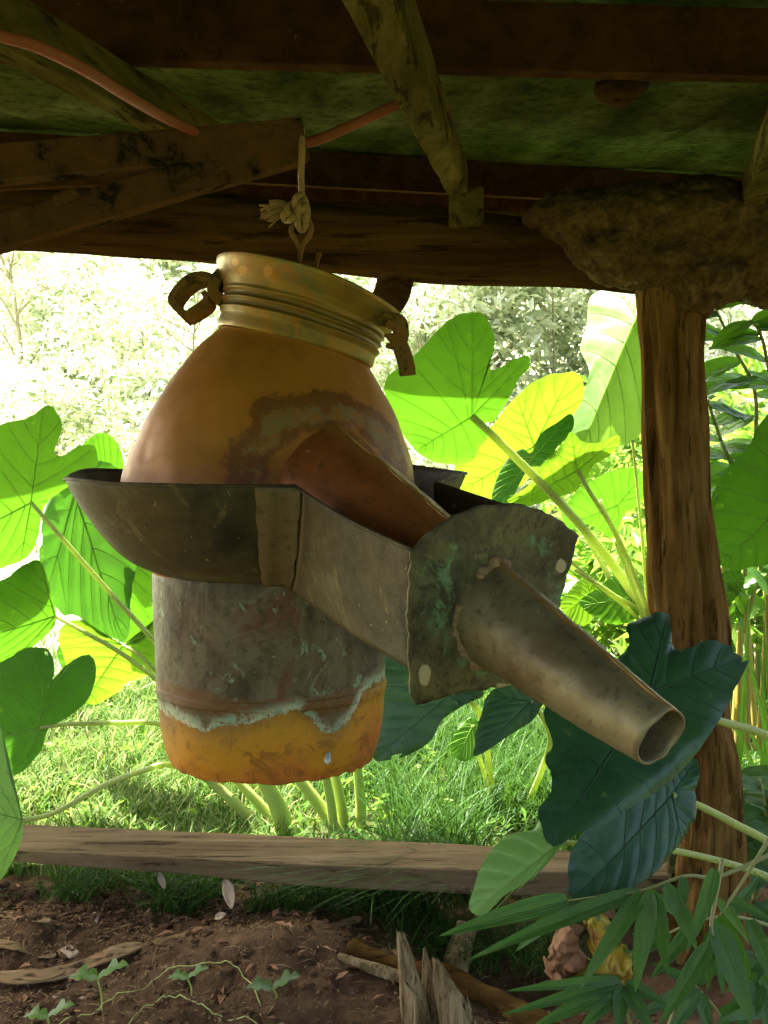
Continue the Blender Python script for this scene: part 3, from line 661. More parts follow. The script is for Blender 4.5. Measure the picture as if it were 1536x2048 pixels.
b = MB(); b.tube([P(783, 648, YL + .01), P(781, 649, YL - .014)], 0.008, 12); b.build('rivet', M['latch'], lt2, bev=0.0015)
b = MB(); b.strap(cat([P(784, 668, YL - .004), P(797, 684, YL - .008), P(807, 710, YL - .008), P(813, 732, YL - .006), P(815, 750, YL)], 14), (1, 0.25, 0.12), 0.026, 0.010); b.build('lever', M['latch'], lt2, bev=0.0015)
b = MB(); b.strap([P(772, 690, YL + .005), P(785, 694, YL), P(800, 693, YL)], (0, 1, 0), 0.02, 0.008); b.build('catch_loop', M['latch'], lt2, bev=0.001)
# spout
NT_ = 110; SEG = 84; b = MB(); rings = []; al = []; rd = []
for i in range(NT_):
    t = -0.30 + 1.30 * i / (NT_ - 1); c = sp_c(t); r = sp_r(t); ring_ = []
    for j in range(SEG):
        a = 2 * math.pi * j / SEG; da = (a - math.pi / 2 + math.pi) % (2 * math.pi) - math.pi
        k = 1 + 0.09 * math.exp(-(da / 0.16) ** 2) - 0.02 * math.exp(-((abs(da) - 0.7) / 0.4) ** 2)
        v = c + (SIDE * math.cos(a) * 0.93 + SUPP * math.sin(a)) * r * k
        v += (v - c).normalized() * (0.0016 * nz(v, 18) + 0.0012 * nz(v, 45))
        if i == NT_ - 1: v += AX * (0.003 * nz((math.cos(a) * 2, math.sin(a) * 2, 4)))
        ring_.append(v); al.append(t); rd.append(math.exp(-(da / 0.10) ** 2))
    rings.append(ring_)
b.loft(rings); b.att = {'along': al, 'ridge': rd}
b.build('spout', M['spout'], still, solid=0.0025)
# seam bead along the ridge
b = MB(); b.tube([sp_c(t) + SUPP * sp_r(t) * 1.10 + SIDE * 0.002 * nz((t * 9, 0, 0)) for t in np.linspace(-0.02, 0.995, 60)], [0.0028 + 0.0012 * nz((t * 30, 3, 0)) for t in np.linspace(0, 1, 60)], 8)
b.att = {'along': np.repeat(np.linspace(0, 1, 60), 8), 'ridge': [1] * 480}
b.build('seam', M['spout'], still)
# end plate
PN = Vector((0.545, -0.839, -0.10)).normalized(); PC = P(990, 1205, 1.20)
def onplane(px, py, C=PC, n=PN):
    d = ray(px, py); return EYE + d * ((C - EYE).dot(n) / d.dot(n))
pl = [(822, 1098), (850, 1072), (885, 1044), (925, 1022), (975, 1009), (1030, 1007), (1085, 1020), (1125, 1043), (1158, 1074), (1146, 1120), (1134, 1165), (1118, 1215), (1104, 1262), (1062, 1330), (1015, 1372), (985, 1376), (940, 1384), (885, 1396), (832, 1412), (822, 1385), (819, 1300), (818, 1200)]
dense = []
for i in range(len(pl)):
    for k in range(10):
        f = k / 10; qx, qy = pl[i][0] * (1 - f) + pl[(i + 1) % len(pl)][0] * f, pl[i][1] * (1 - f) + pl[(i + 1) % len(pl)][1] * f
        dense.append((qx + 5 * nz((qx * .05, qy * .05, 1)), qy + 5 * nz((qx * .05, qy * .05, 7))))
b = MB(); rings = []; KR = 22
for k in range(KR + 1):
    r_ = k / KR
    rings.append([PC.lerp(onplane(*q), r_ if r_ > 0 else 0.002) for q in dense])
rings = [[v + PN * (0.0045 * nz(v, 9) + 0.0015 * nz(v, 40)) for v in rg] for rg in rings]
b.loft(rings)
lich = []; verd = []
for v in b.v:
    x, y = proj(v)
    e = max(math.exp(-(((x - 850) / 15) ** 2 + ((y - 1350) / 28) ** 2)), math.exp(-(((x - 1122) / 13) ** 2 + ((y - 1132) / 18) ** 2)), 0.7 * math.exp(-(((x - 1005) / 30) ** 2 + ((y - 1372) / 10) ** 2)))
    lich.append(e); verd.append(max(0, 1 - abs(math.hypot(x - 1000, (y - 1200) * 0.9) - 125) / 50))
b.att = {'lichen': lich, 'verd': verd}
b.build('end_plate', M['plate'], still, solid=0.004)
# solder crust round the spout at the plate
b = MB(); t0 = 0.0
for t in np.linspace(0.4, 0.8, 400):
    if (sp_c(t) - PC).dot(PN) * (sp_c(t - 0.001) - PC).dot(PN) <= 0: t0 = t
pts = []; rr = []
for j in range(220):
    a = 2 * math.pi * j / 219; da = (a - math.pi / 2 + math.pi) % (2 * math.pi) - math.pi
    k = 1 + 0.10 * math.exp(-(da / 0.22) ** 2) - 0.05 * math.exp(-((abs(da) - 0.7) / 0.4) ** 2)
    u = (SIDE * math.cos(a) * 0.93 + SUPP * math.sin(a)) * sp_r(t0) * k; q = sp_c(t0) + u
    s = (PC - q).dot(PN) / AX.dot(PN); pts.append(q + AX * s); rr.append(0.0068 + 0.005 * nz((math.cos(a) * 4, math.sin(a) * 4, 8)) + 0.003 * nz((math.cos(a) * 14, math.sin(a) * 14, 8)))
b.tube(pts, rr, 14, True, 0.0)
for k_ in range(len(b.v)): b.v[k_] = b.v[k_] + Vector((nz(b.v[k_], 55), nz(b.v[k_] + Vector((9, 0, 0)), 55), nz(b.v[k_] + Vector((0, 9, 0)), 55))) * 0.006
b.build('solder_crust', M['weld'], still)
# cooling pan with the trough that leads to the plate
pc = Vector((P(540, 945, Y0).x, Y0 + 0.0)); zc = 1.45
bowl = [(0.336, -0.083), (0.322, -0.115), (0.300, -0.150), (0.268, -0.193), (0.235, -0.222), (0.197, -0.240)]
stations = []
phi1 = math.atan2(-.33, .072); phi2 = R(3) - 2 * math.pi
for k in range(121):
    ph = phi1 + (phi2 - phi1) * k / 120
    wob = 0.007 * nz((math.cos(ph) * 2, math.sin(ph) * 2, 1)); s = 0
    stations.append(([Vector((pc.x + math.cos(ph) * (r + wob), pc.y + math.sin(ph) * (r + wob), zc + z + wob * 1.2 * (1 if i == 0 else .3))) for i, (r, z) in enumerate(bowl)], 1.0 if k < 0 else 0.0))
def colm(top, bot, n=6, bulge=0.0, out=Vector((0, 0, 0))):
    return [top.lerp(bot, i / (n - 1)) + out * bulge * math.sin(math.pi * i / (n - 1)) for i in range(n)]
FL = colm(onplane(824, 1099) + PN * -0.002, onplane(824, 1342) + PN * -0.002)
front = []
for k in range(1, 31):
    f = k / 30; a = stations[0][0]; front.append(([a[i].lerp(FL[i], f) + Vector((0, 0, -0.006)) * math.sin(math.pi * f) for i in range(6)], math.exp(-((f - 0.02) / 0.10) ** 2)))
last = stations[-1][0]; NK = P(872, 966, 1.50)
NKc = colm(NK, NK + Vector((0, 0, -0.12))); BR = colm(onplane(1122, 1048) + PN * -0.004, onplane(1090, 1290) + PN * -0.004)
back = []
for k in range(1, 11): f = k / 10; back.append(([last[i].lerp(NKc[i], f) for i in range(6)], 0))
for k in range(1, 21): f = k / 20; back.append(([NKc[i].lerp(BR[i], f) for i in range(6)], 0))
allst = front[::-1] + [(stations[0][0], 1.0)] + [(s, math.exp(-((k + 1) / 3.2) ** 2)) for k, (s, _) in enumerate(stations[1:])] + back
b = MB(); sm = []; rings = []
for s, v_ in allst:
    col = cat(s, 16); rings.append([q + Vector((0.5, -1, 0)).normalized() * (0.004 * nz(q, 9) + 0.0012 * nz(q, 30)) for q in col]); sm += [v_] * 16
b.loft(rings, closed=False); b.att = {'seam': sm}
pan = b.build('cooling_pan', M['pan'], still, solid=-0.003)
# trough floor
b = MB(); nA = 31
fr_ = [front[i][0][5] for i in range(30)]; bk_ = [back[min(29, int(9 + i * 20 / 29))][0][5] for i in range(30)]
b.loft([[f_.lerp(k_, s) + Vector((0, 0, 0.001)) for s in np.linspace(0.003, 0.997, 8)] for f_, k_ in zip(fr_, bk_)], closed=False); b.att = {'seam': [0] * 240}
b.build('trough_floor', M['pan'], still, solid=0.003)
# rolled rim wire
b = MB(); b.tube([s[0] for s, _ in allst], 0.0026, 8); b.att = {'seam': [0.2] * (8 * len(allst))}; b.build('rim', M['pan'], still)
# lap strip at the corner where trough meets bowl
a0 = stations[0][0]; a1 = stations[3][0]; a2 = front[2][0]
b = MB(); rings = []
outv = Vector((0.1, -1, -0.15)).normalized()
for i in range(16):
    L = cat(stations[4][0], 16)[i] + outv * .0045; C_ = cat(a0, 16)[i] + outv * .0055; Rr = cat(front[1][0], 16)[i] + outv * .004
    rings.append([L + Vector((0.004 * nz((i * .6, 1, 1)), 0, 0)), L.lerp(C_, .5), C_, Rr + Vector((0.003 * nz((i * .6, 5, 1)), 0, 0))])
b.loft(rings, closed=False); b.att = {'seam': [0.58] * 64}; b.build('lap_strip', M['pan'], still, solid=0.003)
# pot
prof = [(540, 1132, 226), (540, 1150, 229), (541, 1200, 229), (543, 1280, 228), (544, 1352, 227), (545, 1360, 229), (545, 1372, 229), (545, 1380, 226), (546, 1440, 221), (547, 1480, 213), (547, 1500, 207), (547, 1512, 203)]
pf = cat([Vector(p) for p in prof], 110); b = MB(); rings = []
for i, q in enumerate(pf):
    rg = ring(q.x, q.y, q.z, 0, interp(q.y, [(1130, 1), (1512, 5)]), 200); c = sum(rg, Vector()) / 200; low = max(0, (q.y - 1470) / 42)
    out = []
    for v in rg:
        u = (v - c).normalized(); v = v + u * (0.0022 * nz(v, 15) + low * (0.006 * nz(v, 11) + 0.004 * nz(v, 30)))
        v.z += low * low * (0.009 * nz((u.x * 4, u.y * 4, 2)) + 0.006 * max(0, nz((u.x * 11, u.y * 11, 7))))
        out.append(v)
    rings.append(out)
c = sum(rings[-1], Vector()) / 200
rings.append([v.lerp(c, 0.03) + Vector((0, 0, .004)) for v in rings[-1]])
b.loft(rings)
edge = [(300, 1400), (340, 1428), (385, 1450), (410, 1460), (432, 1456), (470, 1447), (520, 1440), (560, 1428), (590, 1418), (615, 1432), (640, 1458), (662, 1468), (690, 1445), (706, 1420), (722, 1382), (770, 1350)]
h = []; ed = []
for v in b.v:
    x, y = proj(v); h.append((y - 1130 - (45 * (1 - ((x - 545) / 228) ** 2) if v.y < Y0 else -45)) / 400)
    ed.append((y - interp(x, edge)) / 400 if v.y < Y0 else (y - 1400) / 400)
b.att = {'h': h, 'edge': ed}; b.build('pot', M['pot'], still, solid=0.003)
b = MB(); q = P(655, 1520, 1.49); b.tube([q + Vector((0, .03, 0)), q + Vector((0, -.002, 0)), q + Vector((0, -.010, 0))], [0.003, 0.0052, 0.0030], 12); b.build('bolt', M['bolt'], still, bev=0.001)
# ------------------------------------------------------------------ elephant ear plants
def blade_noise(q, ph): return math.sin(q * 5 + ph) * 0.6 + math.sin(q * 9 + ph * 2.3) * 0.4
def ear_leaf(plant, outline, A, tip, lobes, Y, n, mat_='ear', bend=0.10, ripple=0.02, fold=0.0, stalk=None, rs=(0.007, 0.012), vm='vein', vr=1.0, K=24, N=140, label=None):
    n = Vector(n).normalized(); A3 = P(*A, Y)
    pl3 = lambda q: onplane(q[0], q[1], A3, n)
    T = pl3(tip); e1 = (T - A3).normalized(); e2 = n.cross(e1).normalized(); L = (T - A3).length
    to2 = lambda q: np.array([(q - A3).dot(e1), (q - A3).dot(e2)])
    o2 = np.array([to2(pl3(q)) for q in outline])
    den = cat([Vector((x, y, 0)) for x, y in o2], N, True); den = np.array([(v.x, v.y) for v in den])
    jit_ = np.array([1 + 0.022 * nz((math.cos(6.28 * i / N) * 5, math.sin(6.28 * i / N) * 5, L * 31)) + 0.012 * nz((math.cos(6.28 * i / N) * 14, math.sin(6.28 * i / N) * 14, L * 17)) for i in range(N)]); den = den * jit_[:, None]
    ang = np.arctan2(den[:, 1], den[:, 0]); rad = np.hypot(den[:, 0], den[:, 1])
    def Rth(t):
        d = np.abs((ang - t + np.pi) % (2 * np.pi) - np.pi); i = np.where(d < 0.06)[0]
        return float(rad[i].max()) if len(i) else float(rad[int(np.argmin(d))])
    ph = random.uniform(0, 6)
    def hgt(u, v):
        r = math.hypot(u, v); th = math.atan2(v, u); rho = r / max(0.02, Rth(th))
        return -bend * (r / L) ** 2 * L + ripple * L * rho ** 3 * blade_noise(th, ph) + fold * abs(v) + 0.018 * L * rho ** 6 * nz((math.cos(th) * 6, math.sin(th) * 6, ph)) - 0.035 * L * max(0, rho - .8) ** 2 * 25 * (.5 + .5 * math.sin(th * 2 + ph)) + 0.012 * L * nz((u * 9, v * 9, ph))
    S3 = lambda u, v, off=0.0: A3 + e1 * u + e2 * v + n * (hgt(u, v) + off)
    # veins in leaf coordinates
    veins = []
    mains = [to2(T)] + [to2(pl3(q)) for q in lobes]
    def main_curve(e, m=16): return [e * (0.99 * i / (m - 1)) for i in range(m)]
    for k, e in enumerate(mains): veins.append((main_curve(e), 1.0 if k == 0 else 0.8))
    for side in (1, -1):
        la = None
        for e in mains[1:]:
            t = math.atan2(e[1], e[0])
            if t * side > 0: la = t
        if la is None: la = side * 2.2
        for fr_, ft in ((0.06, .66), (0.20, .47), (0.37, .32), (0.54, .20), (0.71, .11), (0.85, .05)):
            th = la * ft; e = np.array([math.cos(th), math.sin(th)]) * Rth(th) * 0.97; s0 = np.array([L * fr_, 0])
            c_ = s0 + (e - s0) * 0.5 + np.array([-0.05 * L, side * 0.02 * L])
            veins.append(([s0 * (1 - t) ** 2 + c_ * 2 * t * (1 - t) + e * t * t for t in np.linspace(0, 1, 10)], 0.45))
    for e in mains[1:]:
        le = np.hypot(*e); t0_ = math.atan2(e[1], e[0])
        for sd in (1, -1):
            for fr_, dt in ((0.18, .62), (0.42, .36), (0.65, .18)):
                th = t0_ + sd * dt; q = np.array([math.cos(th), math.sin(th)]) * Rth(th) * 0.95; s0 = e * fr_
                if np.hypot(*(q - s0)) > 0.9 * le: continue
                c_ = (s0 + q) / 2 - e * 0.04
                veins.append(([s0 * (1 - t) ** 2 + c_ * 2 * t * (1 - t) + q * t * t for t in np.linspace(0, 1, 8)], 0.38))
    seg = np.array([(p, q) for c, w_ in veins for p, q in zip(c[:-1], c[1:])]); sw = np.array([w_ for c, w_ in veins for _ in c[:-1]])
    pts = np.array([den * (max(k, 0.03) / K) ** 0.9 for k in range(K + 1)]).reshape(-1, 2)
    a, d = seg[:, 0], seg[:, 1] - seg[:, 0]; dd = (d ** 2).sum(1) + 1e-12
    t = np.clip(((pts[:, None] - a) * d).sum(2) / dd, 0, 1); dist = np.hypot(*np.moveaxis(pts[:, None] - a - t[..., None] * d, 2, 0))
    va = np.exp(-(dist / (0.028 * L * (0.5 + sw))) ** 2).max(1)
    b = MB(); vs = [S3(u, v, 0.004 * L * (1 - va[i])) for i, (u, v) in enumerate(pts)]
    b.loft([vs[k * N:(k + 1) * N] for k in range(K + 1)]); b.att = {'vein': va}
    keep = []; so_ = random.uniform(0, 50)
    for f_ in b.f:
        q = pts[f_[0]]; k_ = f_[0] // N
        if k_ >= K - 2 and nz((q[0] * 14 + so_, q[1] * 14, 7)) > .60: continue
        keep.append(f_)
    b.f = keep
    lf = b.build('leaf', M[mat_], plant)
    if label: lf['label'] = label
    b = MB()
    for c, w_ in veins:
        m = len(c); rr = [max(0.0006, L * 0.0085 * vr * w_ * (1 - 0.75 * i / (m - 1))) for i in range(m)]
        b.tube([S3(q[0], q[1], 0.0015) for q in c], rr, 5)
    vo = b.build('venation', M[vm], lf, parent_base(lf)); vo.parent = lf; vo['kind'] = 'stuff'
    vo.location = (0, 0, 0)
    if stalk:
        pth = cat([A3] + [P(*q) for q in stalk], 40)
        rr = [rs[0] + (rs[1] - rs[0]) * (i / 39) for i in range(40)]
        b = MB(); b.tube(pth, rr, 12, True, 0.05); b.build('stalk', M['stalk'], plant)
    return lf
def plant_thing(px, py, Y, label):
    p = P(px, py, Y); p.z = gz(p.x, p.y)
    return thing('elephant_ear_plant', p, label, 'plant', 'elephant ear plants round the shed')
UN = (0.05, -0.80, -0.50)        # undersides tipped towards the eye
# plant behind the pot, leaves fanned to the left
A_ = plant_thing(620, 1660, 3.75, 'elephant ear plant with backlit leaves left of the hanging pot')
b0 = (-.35, -.8, -.35)
ear_leaf(A_, [(55, 842), (90, 818), (112, 828), (123, 860), (108, 905), (122, 915), (160, 894), (190, 903), (194, 935), (168, 955), (120, 985), (96, 1005), (84, 1030), (77, 1070), (60, 1110), (20, 1138), (-40, 1150), (-110, 1120), (-140, 1040), (-110, 950), (-60, 890), (0, 855)], (62, 1005), (-120, 1100), [(85, 825), (40, 1128)], 3.45, (.15, -.85, -.45), 'ear', 0.06, 0.02, stalk=[(110, 1060, 3.42), (215, 1180, 3.5), (315, 1290, 3.6), (470, 1480, 3.75), (560, 1640, 3.8)])
ear_leaf(A_, [(92, 1000), (120, 955), (170, 925), (225, 930), (262, 990), (275, 1080), (262, 1180), (247, 1285), (200, 1278), (150, 1240), (112, 1225), (85, 1160), (78, 1080)], (150, 985), (240, 1280), [(95, 1180), (262, 1010)], 3.62, (-.1, -.95, -.1), 'eardeep', 0.05, 0.025)
ear_leaf(A_, [(232, 1095), (260, 1100), (300, 1120), (322, 1180), (318, 1250), (290, 1290), (255, 1290), (243, 1286), (238, 1200)], (238, 1100), (246, 1284), [(310, 1130), (232, 1096)], 3.66, (.2, -.9, -.3), 'ear', 0.05, 0.02)
ear_leaf(A_, [(0, 1165), (50, 1130), (78, 1125), (95, 1160), (112, 1232), (100, 1262), (60, 1300), (10, 1335), (-60, 1350), (-120, 1300), (-110, 1220), (-50, 1180)], (110, 1232), (-100, 1300), [(80, 1130), (20, 1330)], 3.55, (.25, -.85, -.45), 'ear', 0.06, 0.02, stalk=[(170, 1265, 3.55), (240, 1305, 3.6), (325, 1370, 3.68), (480, 1520, 3.78), (575, 1650, 3.82)])
ear_leaf(A_, [(118, 1262), (165, 1245), (215, 1275), (248, 1290), (285, 1280), (322, 1230), (330, 1300), (318, 1350), (270, 1365), (215, 1400), (175, 1418), (150, 1390), (125, 1320)], (246, 1290), (165, 1410), [(135, 1262), (320, 1255)], 3.72, (-.1, -.85, -.45), 'earyel', 0.06, 0.02, stalk=[(290, 1320, 3.7), (380, 1420, 3.75), (500, 1560, 3.8), (590, 1660, 3.82)])
ear_leaf(A_, [(0, 1328), (45, 1305), (85, 1300), (105, 1318), (108, 1345), (104, 1362), (128, 1338), (165, 1316), (188, 1326), (188, 1368), (172, 1405), (135, 1435), (95, 1460), (85, 1495), (55, 1535), (20, 1555), (-30, 1555), (-90, 1500), (-90, 1400), (-50, 1350)], (80, 1455), (-80, 1490), [(90, 1303), (40, 1545)], 3.25, (.2, -.9, -.2), 'eardeep', 0.06, 0.025, stalk=[(140, 1448, 3.28), (240, 1446, 3.35), (335, 1452, 3.5), (470, 1520, 3.7), (560, 1650, 3.8)])
ear_leaf(A_, [(-10, 1395), (5, 1450), (15, 1530), (30, 1590), (46, 1640), (40, 1690), (20, 1735), (-5, 1765), (-60, 1740), (-110, 1640), (-90, 1500), (-50, 1420)], (44, 1640), (-100, 1600), [(2, 1440), (0, 1750)], 2.75, (.55, -.8, .1), 'earlime', 0.08, 0.02, stalk=[(110, 1625, 2.85), (210, 1570, 3.0), (290, 1540, 3.2), (345, 1530, 3.4), (470, 1560, 3.65), (560, 1660, 3.8)])
for (x0, y0, x1, y1, r0, r1, Y1) in ((400, 1540, 535, 1675, .014, .024, 3.42), (455, 1540, 575, 1675, .015, .022, 3.45), (520, 1540, 580, 1680, .024, .040, 3.40), (590, 1545, 690, 1690, .018, .030, 3.43), (650, 1540, 668, 1690, .014, .022, 3.40), (668, 1540, 690, 1690, .016, .026, 3.46), (715, 1530, 720, 1690, .016, .026, 3.50)):
    b = MB(); b.tube(cat([P(x0 - (x1 - x0) * .4, y0 - 90, Y1 - .05), P(x0, y0, Y1), P((x0 + x1) / 2 + 4, (y0 + y1) / 2, Y1 + .02), P(x1, y1, Y1 + .03), P(x1 + 6, y1 + 40, Y1 + .03)], 24), list(np.linspace(r0 * .85, r1, 24)), 14, True, 0.05)
    b.build('stalk', M['stem'], A_)
ear_leaf(A_, [(160, 905), (178, 880), (205, 870), (232, 885), (248, 930), (240, 985), (215, 1000), (185, 960)], (228, 985), (176, 885), [(245, 940), (190, 975)], 3.85, (.1, -.85, -.4), 'ear', 0.05, 0.02)
ear_leaf(A_, [(112, 1300), (150, 1290), (200, 1310), (230, 1350), (215, 1390), (170, 1412), (135, 1385)], (215, 1330), (150, 1400), [(130, 1300), (225, 1375)], 3.95, (-.2, -.9, -.2), 'ear', 0.05, 0.02)
# plant behind the post, broad sunlit leaves between pot and post
B_ = plant_thing(1330, 1560, 3.9, 'elephant ear plant with broad sunlit leaves between collar and post')
ear_leaf(B_, [(768, 772), (800, 738), (830, 714), (870, 672), (905, 643), (935, 632), (962, 632), (984, 660), (990, 698), (979, 722), (983, 742), (1000, 738), (1030, 722), (1057, 718), (1062, 738), (1040, 758), (1026, 785), (992, 838), (972, 848), (976, 872), (958, 900), (938, 930), (880, 930), (830, 905), (795, 855)], (944, 832), (835, 902), [(945, 636), (1055, 720)], 3.55, (.0, -.82, -.42), 'ear', 0.05, 0.022, stalk=[(1000, 885, 3.55), (1100, 985, 3.62), (1190, 1085, 3.7), (1260, 1180, 3.8), (1310, 1290, 3.85), (1340, 1500, 3.9)], rs=(.012, .022))
ear_leaf(B_, [(1028, 800), (1080, 762), (1130, 748), (1165, 760), (1168, 800), (1142, 835), (1112, 862), (1084, 900), (1072, 940), (1030, 985), (985, 1010), (935, 1005), (905, 980), (915, 930), (945, 890), (985, 850)], (1068, 892), (925, 985), [(1140, 755), (1035, 800)], 3.78, (.05, -.8, -.5), 'earyel', 0.05, 0.02, stalk=[(1092, 945, 3.78), (1125, 1000, 3.8), (1200, 1120, 3.85), (1290, 1300, 3.9)])
ear_leaf(B_, [(1062, 905), (1082, 868), (1112, 846), (1140, 828), (1146, 855), (1118, 893), (1088, 930), (1060, 935), (1046, 955), (1024, 995), (1000, 1015), (982, 1000), (996, 950), (1020, 912), (1045, 898)], (1066, 915), (990, 1005), [(1140, 832), (1020, 915)], 3.66, (-.3, -.9, .1), 'eardeep', 0.05, 0.02)  # leaf in shadow, its shade given by the darker green material
ear_leaf(B_, [(1015, 1008), (1055, 975), (1085, 930), (1120, 900), (1142, 868), (1165, 885), (1195, 888), (1238, 873), (1228, 905), (1190, 930), (1178, 950), (1150, 985), (1110, 995), (1070, 1012), (1040, 1018)], (1155, 940), (1030, 1010), [(1142, 872), (1235, 876)], 3.6, (.05, -.8, -.48), 'earyel', 0.05, 0.02, stalk=[(1180, 985, 3.6), (1230, 1065, 3.66), (1275, 1170, 3.75), (1320, 1340, 3.85)])
ear_leaf(B_, [(1180, 575), (1215, 560), (1275, 575), (1290, 640), (1292, 740), (1284, 850), (1240, 878), (1200, 893), (1162, 900), (1143, 872), (1140, 835), (1160, 795), (1178, 735), (1160, 685), (1172, 630)], (1272, 635), (1160, 895), [(1235, 566), (1290, 660)], 3.72, (-.2, -.9, .25), 'earpale', 0.10, 0.02, fold=-0.42, vr=0.8)
ear_leaf(B_, [(1130, 1020), (1180, 965), (1240, 940), (1285, 945), (1290, 1000), (1250, 1030), (1225, 1075), (1180, 1050), (1140, 1060)], (1235, 1010), (1140, 1050), [(1285, 950), (1240, 1060)], 3.95, (.1, -.85, -.4), 'ear', 0.05, 0.02)
ear_leaf(B_, [(1190, 1180), (1230, 1150), (1275, 1150), (1290, 1200), (1270, 1240), (1225, 1248), (1185, 1230), (1160, 1205)], (1265, 1195), (1170, 1210), [(1270, 1160), (1265, 1235)], 3.8, (.1, -.9, .2), 'ear', 0.05, 0.02)
ear_leaf(B_, [(1140, 1180), (1165, 1155), (1190, 1170), (1195, 1210), (1175, 1250), (1140, 1240), (1120, 1210)], (1180, 1185), (1128, 1230), [(1170, 1160), (1190, 1225)], 3.9, (.1, -.9, .1), 'earyel', 0.05, 0.02)
for (x0, y0, x1, y1, r) in ((1150, 1140, 1300, 1250, .012), (1125, 1110, 1290, 1260, .009), (1200, 1000, 1310, 1260, .010), (1265, 880, 1300, 1250, .008), (1230, 1080, 1305, 1290, .013)):
    b = MB(); b.tube(cat([P(x0, y0, 3.68), P((x0 + x1) / 2, (y0 + y1) / 2 - 6, 3.72), P(x1, y1, 3.8), P(1330, 1420, 3.9)], 24), list(np.linspace(r * .6, r, 24)), 10); b.build('stalk', M['stalk'], B_)
# dark glossy leaves under the roof beside the post
D_ = plant_thing(1640, 1760, 2.45, 'elephant ear plant with big dark blue-green leaves below the spout mouth')
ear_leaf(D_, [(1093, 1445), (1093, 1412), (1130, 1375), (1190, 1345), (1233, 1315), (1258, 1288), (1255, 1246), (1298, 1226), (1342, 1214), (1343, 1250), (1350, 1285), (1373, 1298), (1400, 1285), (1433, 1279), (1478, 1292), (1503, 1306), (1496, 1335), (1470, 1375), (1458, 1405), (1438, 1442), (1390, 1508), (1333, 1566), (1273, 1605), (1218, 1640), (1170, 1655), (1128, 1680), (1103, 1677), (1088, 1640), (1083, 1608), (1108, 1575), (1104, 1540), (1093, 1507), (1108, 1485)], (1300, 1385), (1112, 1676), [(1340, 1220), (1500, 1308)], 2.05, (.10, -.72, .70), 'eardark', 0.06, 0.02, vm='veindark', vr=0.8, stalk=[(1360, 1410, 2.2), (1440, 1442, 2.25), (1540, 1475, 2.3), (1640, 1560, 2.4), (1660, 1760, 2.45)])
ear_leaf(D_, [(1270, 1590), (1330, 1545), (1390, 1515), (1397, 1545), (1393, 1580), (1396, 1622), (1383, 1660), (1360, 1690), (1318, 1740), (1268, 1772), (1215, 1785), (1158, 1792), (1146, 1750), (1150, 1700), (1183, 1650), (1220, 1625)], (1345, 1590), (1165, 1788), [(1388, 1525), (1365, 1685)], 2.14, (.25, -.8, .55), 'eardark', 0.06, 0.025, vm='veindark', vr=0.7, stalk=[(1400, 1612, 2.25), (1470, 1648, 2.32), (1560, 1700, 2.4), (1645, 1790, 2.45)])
ear_leaf(D_, [(1083, 1632), (1105, 1655), (1130, 1680), (1113, 1705), (1085, 1738), (1043, 1770), (1010, 1788), (985, 1808), (963, 1827), (938, 1818), (942, 1785), (955, 1750), (970, 1715), (990, 1692), (1020, 1668), (1063, 1658)], (1122, 1684), (945, 1822), [(1084, 1636), (1060, 1765)], 2.10, (-.2, -.75, .6), 'earlime', 0.06, 0.02, vr=0.7, stalk=[(1200, 1690, 2.2), (1340, 1700, 2.3), (1500, 1740, 2.4), (1640, 1800, 2.45)], rs=(.005, .010), label='small pale lime leaf')
# shaded plant behind the pot
E_ = plant_thing(985, 1590, 3.6, 'low elephant ear plant with deep green leaves behind the pot and end plate')
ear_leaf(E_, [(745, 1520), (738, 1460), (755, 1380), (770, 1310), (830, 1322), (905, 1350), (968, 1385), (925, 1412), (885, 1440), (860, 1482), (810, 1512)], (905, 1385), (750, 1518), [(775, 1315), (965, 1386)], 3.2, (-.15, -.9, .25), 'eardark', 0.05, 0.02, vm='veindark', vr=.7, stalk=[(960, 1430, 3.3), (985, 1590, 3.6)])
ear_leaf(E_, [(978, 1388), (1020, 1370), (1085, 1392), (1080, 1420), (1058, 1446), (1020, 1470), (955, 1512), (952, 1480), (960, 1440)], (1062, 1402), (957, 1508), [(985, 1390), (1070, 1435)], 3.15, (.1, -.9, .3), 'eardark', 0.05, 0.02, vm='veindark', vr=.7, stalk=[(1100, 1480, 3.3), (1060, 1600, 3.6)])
ear_leaf(E_, [(900, 1490), (930, 1440), (955, 1440), (960, 1490), (940, 1520), (915, 1518)], (945, 1450), (915, 1516), [(925, 1445), (958, 1490)], 3.5, (0, -.9, .3), 'ear', 0.05, 0.02, stalk=[(960, 1520, 3.55), (985, 1590, 3.6)])
# big leaf at the right edge
F_ = plant_thing(1640, 1560, 3.1, 'elephant ear plant with one large green leaf cut by the right edge')
ear_leaf(F_, [(1540, 828), (1500, 895), (1462, 935), (1430, 985), (1422, 1030), (1426, 1085), (1440, 1130), (1465, 1146), (1500, 1142), (1560, 1125), (1630, 1100), (1690, 1010), (1690, 900), (1630, 830)], (1590, 985), (1440, 1138), [(1545, 835), (1680, 1040)], 2.95, (-.1, -.85, -.35), 'ear', 0.05, 0.02, stalk=[(1620, 1080, 3.0), (1645, 1300, 3.05), (1650, 1560, 3.1)])
ear_leaf(F_, [(1440, 1150), (1475, 1140), (1490, 1165), (1465, 1205), (1440, 1230), (1425, 1190)], (1475, 1160), (1440, 1228), [(1445, 1152), (1488, 1170)], 3.2, (0, -.9, -.2), 'ear', 0.05, 0.02)
